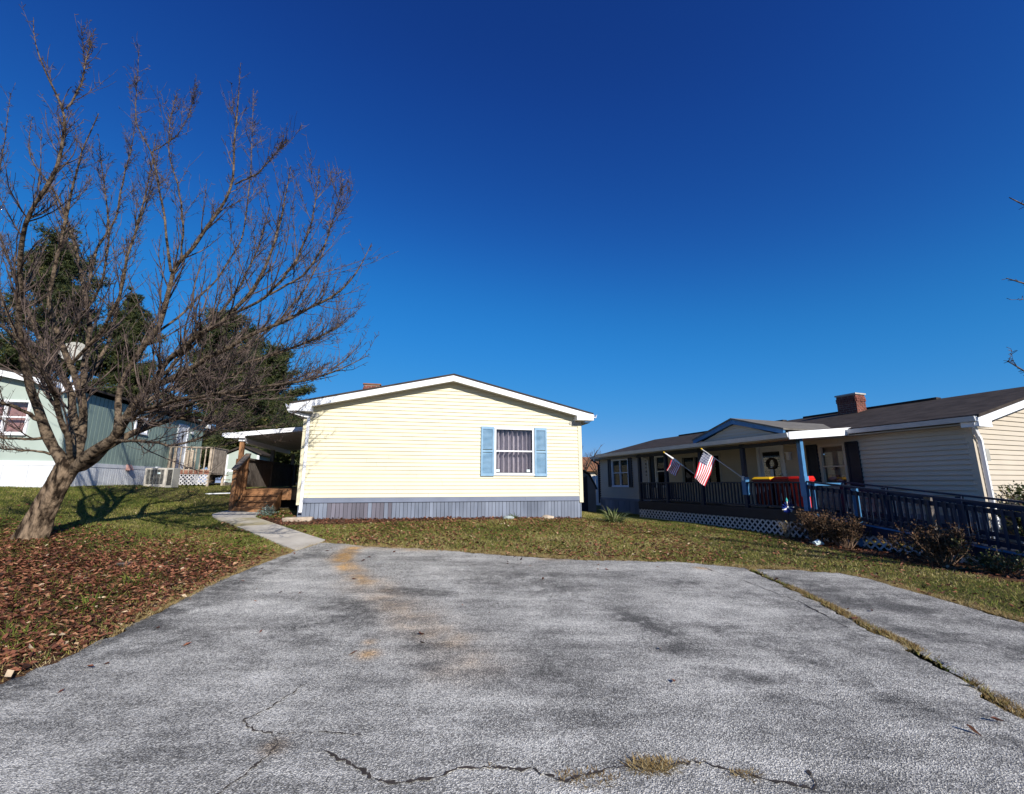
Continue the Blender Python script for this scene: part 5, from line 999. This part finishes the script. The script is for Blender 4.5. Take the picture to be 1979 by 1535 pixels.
for k, (x, y, n, s_) in enumerate(((-.11,2.77,24,.05), (.40,2.68,90,.16), (.77,2.78,110,.12), (.99,2.82,40,.08), (1.25,2.71,60,.07))):
    tuft('grass_tuft', ('tiny dry tuft in the crack at the middle of the driveway edge', 'flat brown tuft with leaf scraps in the driveway crack', 'largest straw tuft in the driveway crack', 'small tuft right of the largest straw tuft in the crack', 'rightmost dry tuft in the driveway crack')[k], x, y, n*(6,10,11,7,7)[k], (.035,.05,.07,.045,.055)[k], s_*2.2, 'straw', 40+k, 0, .9 if k != 1 else .45, .0028, group='dry tufts in the driveway crack', up=.4, trop=-.12, ell=.4, loose=True)
for k, (x, y) in enumerate(((-5.23,6.55), (-5.0,5.6), (-4.75,4.6), (-6.3,5.4))):
    tuft('grass_tuft', ('green grass tuft near the iron cover in the leaves', 'long green grass tuft in the leaves, second nearest to the driveway', 'low green tuft closest to the driveway edge', 'green tuft at the left edge among leaves')[k], x, y, 170, .20, .5, 'grass', 50+k, .1, .6, .0045, group='green tufts in the leaves', up=.8)
# ------------------------------------------------------------ lawn, straw edges and leaf litter
RNG = np.random.default_rng(99)
HP1 = [H1(-.02,-.02), H1(W1+.02,-.02), H1(W1+.02,LEN1), H1(-.02,LEN1)]; HPP = [H1(-2.3,PY0), H1(0,PY0), H1(0,PY1), H1(-2.3,PY1)]; HST = [H1(SX0-.1,PY0-1.), H1(SX1+.1,PY0-1.), H1(SX1+.1,PY0), H1(SX0-.1,PY0)]
HP2 = [H2(0,0), H2(L2,0), H2(L2,W2), H2(0,W2)]; HPF = [H2(PX0,PYo+.02), H2(PX1,PYo+.02), H2(PX1,0), H2(PX0,0)]; HPR = [H2(PX1,PYo+.02), H2(20,PYo+.02), H2(20,-.8), H2(PX1,-.8)]; HP3 = [H3(-W3,0), H3(0,0), H3(0,L3), H3(-W3,L3)]
SOLID = [HP1, HPP, HST, HP2, HPF, HPR, HP3]; PAVE = [POLY_DRV, POLY_RD, WALK]
def free(x, y, pave=True):
    k = np.ones(x.shape, bool)
    for P_ in SOLID+(PAVE if pave else []): k &= ~inpoly(x, y, P_)
    return k
def visible(x, y): return (y > 1.5) & (np.abs(x) < 1.28*y+1.5)
def scatter(n, x0, x1, y0, y1): return RNG.uniform(x0, x1, n), RNG.uniform(y0, y1, n)
def blades(x, y, hmin, hmax, wid, mat, tint, name, label, lean=.6):
    n = len(x); z = gz(x, y)-.004+(vnoise(x, y, 1.6, 3)-.5)*.03; az = RNG.uniform(0, 2*math.pi, n); h_ = RNG.uniform(hmin, hmax, n); ln = RNG.uniform(.1, lean, n); az2 = RNG.uniform(0, 2*math.pi, n)
    b0 = np.stack([x, y, z], 1); s_ = np.stack([np.cos(az), np.sin(az), 0*az], 1)*(wid*RNG.uniform(.6,1.3, n))[:,None]; tipd = np.stack([np.cos(az2)*ln, np.sin(az2)*ln, np.ones(n)], 1)*h_[:,None]
    V = np.stack([b0-s_, b0+s_, b0+tipd], 1).reshape(-1, 3); o = fast(name, V, np.arange(3*n).reshape(-1, 3), mat, np.repeat(tint, 3)); setprops(o, label, 'grass', None, 'stuff')
X, Y = [], []
for n, bx4 in ((230000, (-15,-3.5,2.6,13.5)), (120000, (-7,4,8.0,13.8)), (130000, (2,13,3.5,14)), (60000, (2,8,13,25)), (50000, (-17,-7,12,23))):
    x, y = scatter(n, *bx4); X.append(x); Y.append(y)
x = np.concatenate(X); y = np.concatenate(Y); k = visible(x, y) & free(x, y) & ~inpoly(x, y, BED) & ~inpoly(x, y, BED2); x, y = x[k], y[k]
lm = litter_mask(x, y); k = RNG.random(len(x)) > lm*.72; x, y = x[k], y[k]
patch = vnoise(x, y, .8, 21)*.6+vnoise(x, y, 3.5, 22)*.5; tn = np.clip(.16+.66*patch+RNG.normal(size=len(x))*.24-.10*(x < -5)+.03*(y < 10)*(x > -4), 0, 1)
blades(x, y, .018, .058, .0050, 'grass', tn, 'lawn_grass', 'short green and yellowing lawn grass around the driveway', 1.7)
x, y = scatter(30000, -12,-3.6,2.6,11); k = visible(x, y) & free(x, y) & (RNG.random(30000) < .15+1.1*np.clip(vnoise(x, y, 1.1, 61)-.35, 0, 1)); x, y = x[k], y[k]
blades(x, y, .04, .10, .0042, 'grass', np.clip(RNG.normal(.38,.22, len(x)), 0, 1), 'leaf_bed_grass', 'thin green grass pushing up through the fallen leaves', .9)
# straw along the asphalt edges and in the joint
X, Y = [], []
def along(P, n, lo, hi, side):
    Q = resample(P, 400); i = RNG.integers(0, 399, n); f = RNG.random(n)[:,None]; p = Q[i]*(1-f)+Q[i+1]*f; d = unit(Q[i+1]-Q[i]); nrm = np.stack([-d[:,1], d[:,0]], 1)*side; w = RNG.beta(1.1, 2.2, n)[:,None]*(hi-lo)+lo; p = p+nrm*w; X.append(p[:,0]); Y.append(p[:,1])
along([q for q in DRV_L if q[1] > 2]+DRV_B[:1], 15000, -.05, .42, 1); along(DRV_B, 9000, -.05, .30, 1); along(RD_B+RD_R[::-1][1:-2], 5000, -.03, .22, 1)
x = np.concatenate(X); y = np.concatenate(Y); k = RNG.random(len(x)) < np.clip(vnoise(x, y, 1.3, 31)*1.9-.35, .08, 1); x, y = x[k], y[k]
blades(x, y, .02, .055, .0045, 'straw', np.clip(RNG.normal(.5,.25, len(x)), 0, 1), 'dry_grass', 'dry straw coloured grass along the asphalt edges', 2.2)
X, Y = [], []; along([q for q in JOINT if q[1] > 2.5], 9000, -.12, .04, 1); x = np.concatenate(X); y = np.concatenate(Y); k = RNG.random(len(x)) < np.clip(vnoise(x*0, y, 2.2, 33)*2.2-.75, .05, 1); x, y = x[k], y[k]
blades(x, y, .012, .045, .004, 'straw', np.clip(RNG.normal(.36,.28, len(x)), 0, 1), 'joint_grass', 'strip of dry grass growing in the joint between the two driveways', 1.6)
def leaves(x, y, tint, name, label, smin=.03, smax=.10, lift=.012):
    n = len(x); z = gz(x, y)+.006+RNG.random(n)*lift*1.6+(vnoise(x, y, 1.6, 3)-.5)*.03; az = RNG.uniform(0, 2*math.pi, n); s_ = RNG.uniform(smin, smax, n)[:,None]; tl = RNG.normal(size=(n, 2))*.38
    e1 = unit(np.stack([np.cos(az), np.sin(az), tl[:,0]], 1)); e2 = unit(np.stack([-np.sin(az), np.cos(az), tl[:,1]], 1)); up = np.cross(e1, e2); c = np.stack([x, y, z+.004], 1); w = RNG.uniform(.12,.32, n)[:,None]; cu = RNG.uniform(.05,.28, n)[:,None]
    V = np.stack([c-e1*s_*.5+up*s_*cu*.5, c-e1*s_*.12+e2*s_*w+up*s_*cu, c+e1*s_*.5+up*s_*cu*.6, c-e1*s_*.12-e2*s_*w+up*s_*cu, c], 1).reshape(-1, 3)
    i = np.arange(n)*5; F = np.stack([np.stack([i, i+4, i+1], 1), np.stack([i+1, i+4, i+2], 1), np.stack([i+2, i+4, i+3], 1), np.stack([i+3, i+4, i], 1)], 1).reshape(-1, 3)
    o = fast(name, V, F, 'leaf', np.repeat(tint, 5)); setprops(o, label, 'leaves', None, 'stuff')
x, y = scatter(95000, -12,-3.3,2.4,11); k = visible(x, y) & free(x, y); x, y = x[k], y[k]; lm = litter_mask(x, y); k = RNG.random(len(x)) < lm*.64; x, y = x[k], y[k]; XA, YA = [x], [y]
for n, bx4, f in ((26000, (-7,4,8.2,13.6), .42), (22000, (2.5,12,4.5,14), .26), (3000, (-16,-6,9,16), .14)):
    x, y = scatter(n, *bx4); k = visible(x, y) & free(x, y) & (RNG.random(n) < f*(.3+1.3*vnoise(x, y, .7, 41))); XA.append(x[k]); YA.append(y[k])
x, y = scatter(260, -4,5.6,2.2,9.3); k = (inpoly(x, y, POLY_DRV) | inpoly(x, y, POLY_RD)) & (RNG.random(260) < np.where((x < -3) | (y > 7.4), .75, .10)); XA.append(x[k]); YA.append(y[k])
for P_ in (BED, BED2):
    P_ = np.array(P_); x, y = scatter(2600, P_[:,0].min(), P_[:,0].max(), P_[:,1].min(), P_[:,1].max()); k = inpoly(x, y, [tuple(q) for q in P_]) & free(x, y); XA.append(x[k]); YA.append(y[k])
x = np.concatenate(XA); y = np.concatenate(YA)
leaves(x, y, np.clip(RNG.normal(.42,.26, len(x)), 0, 1), 'fallen_leaves', 'brown and red fallen leaves strewn over the lawn')
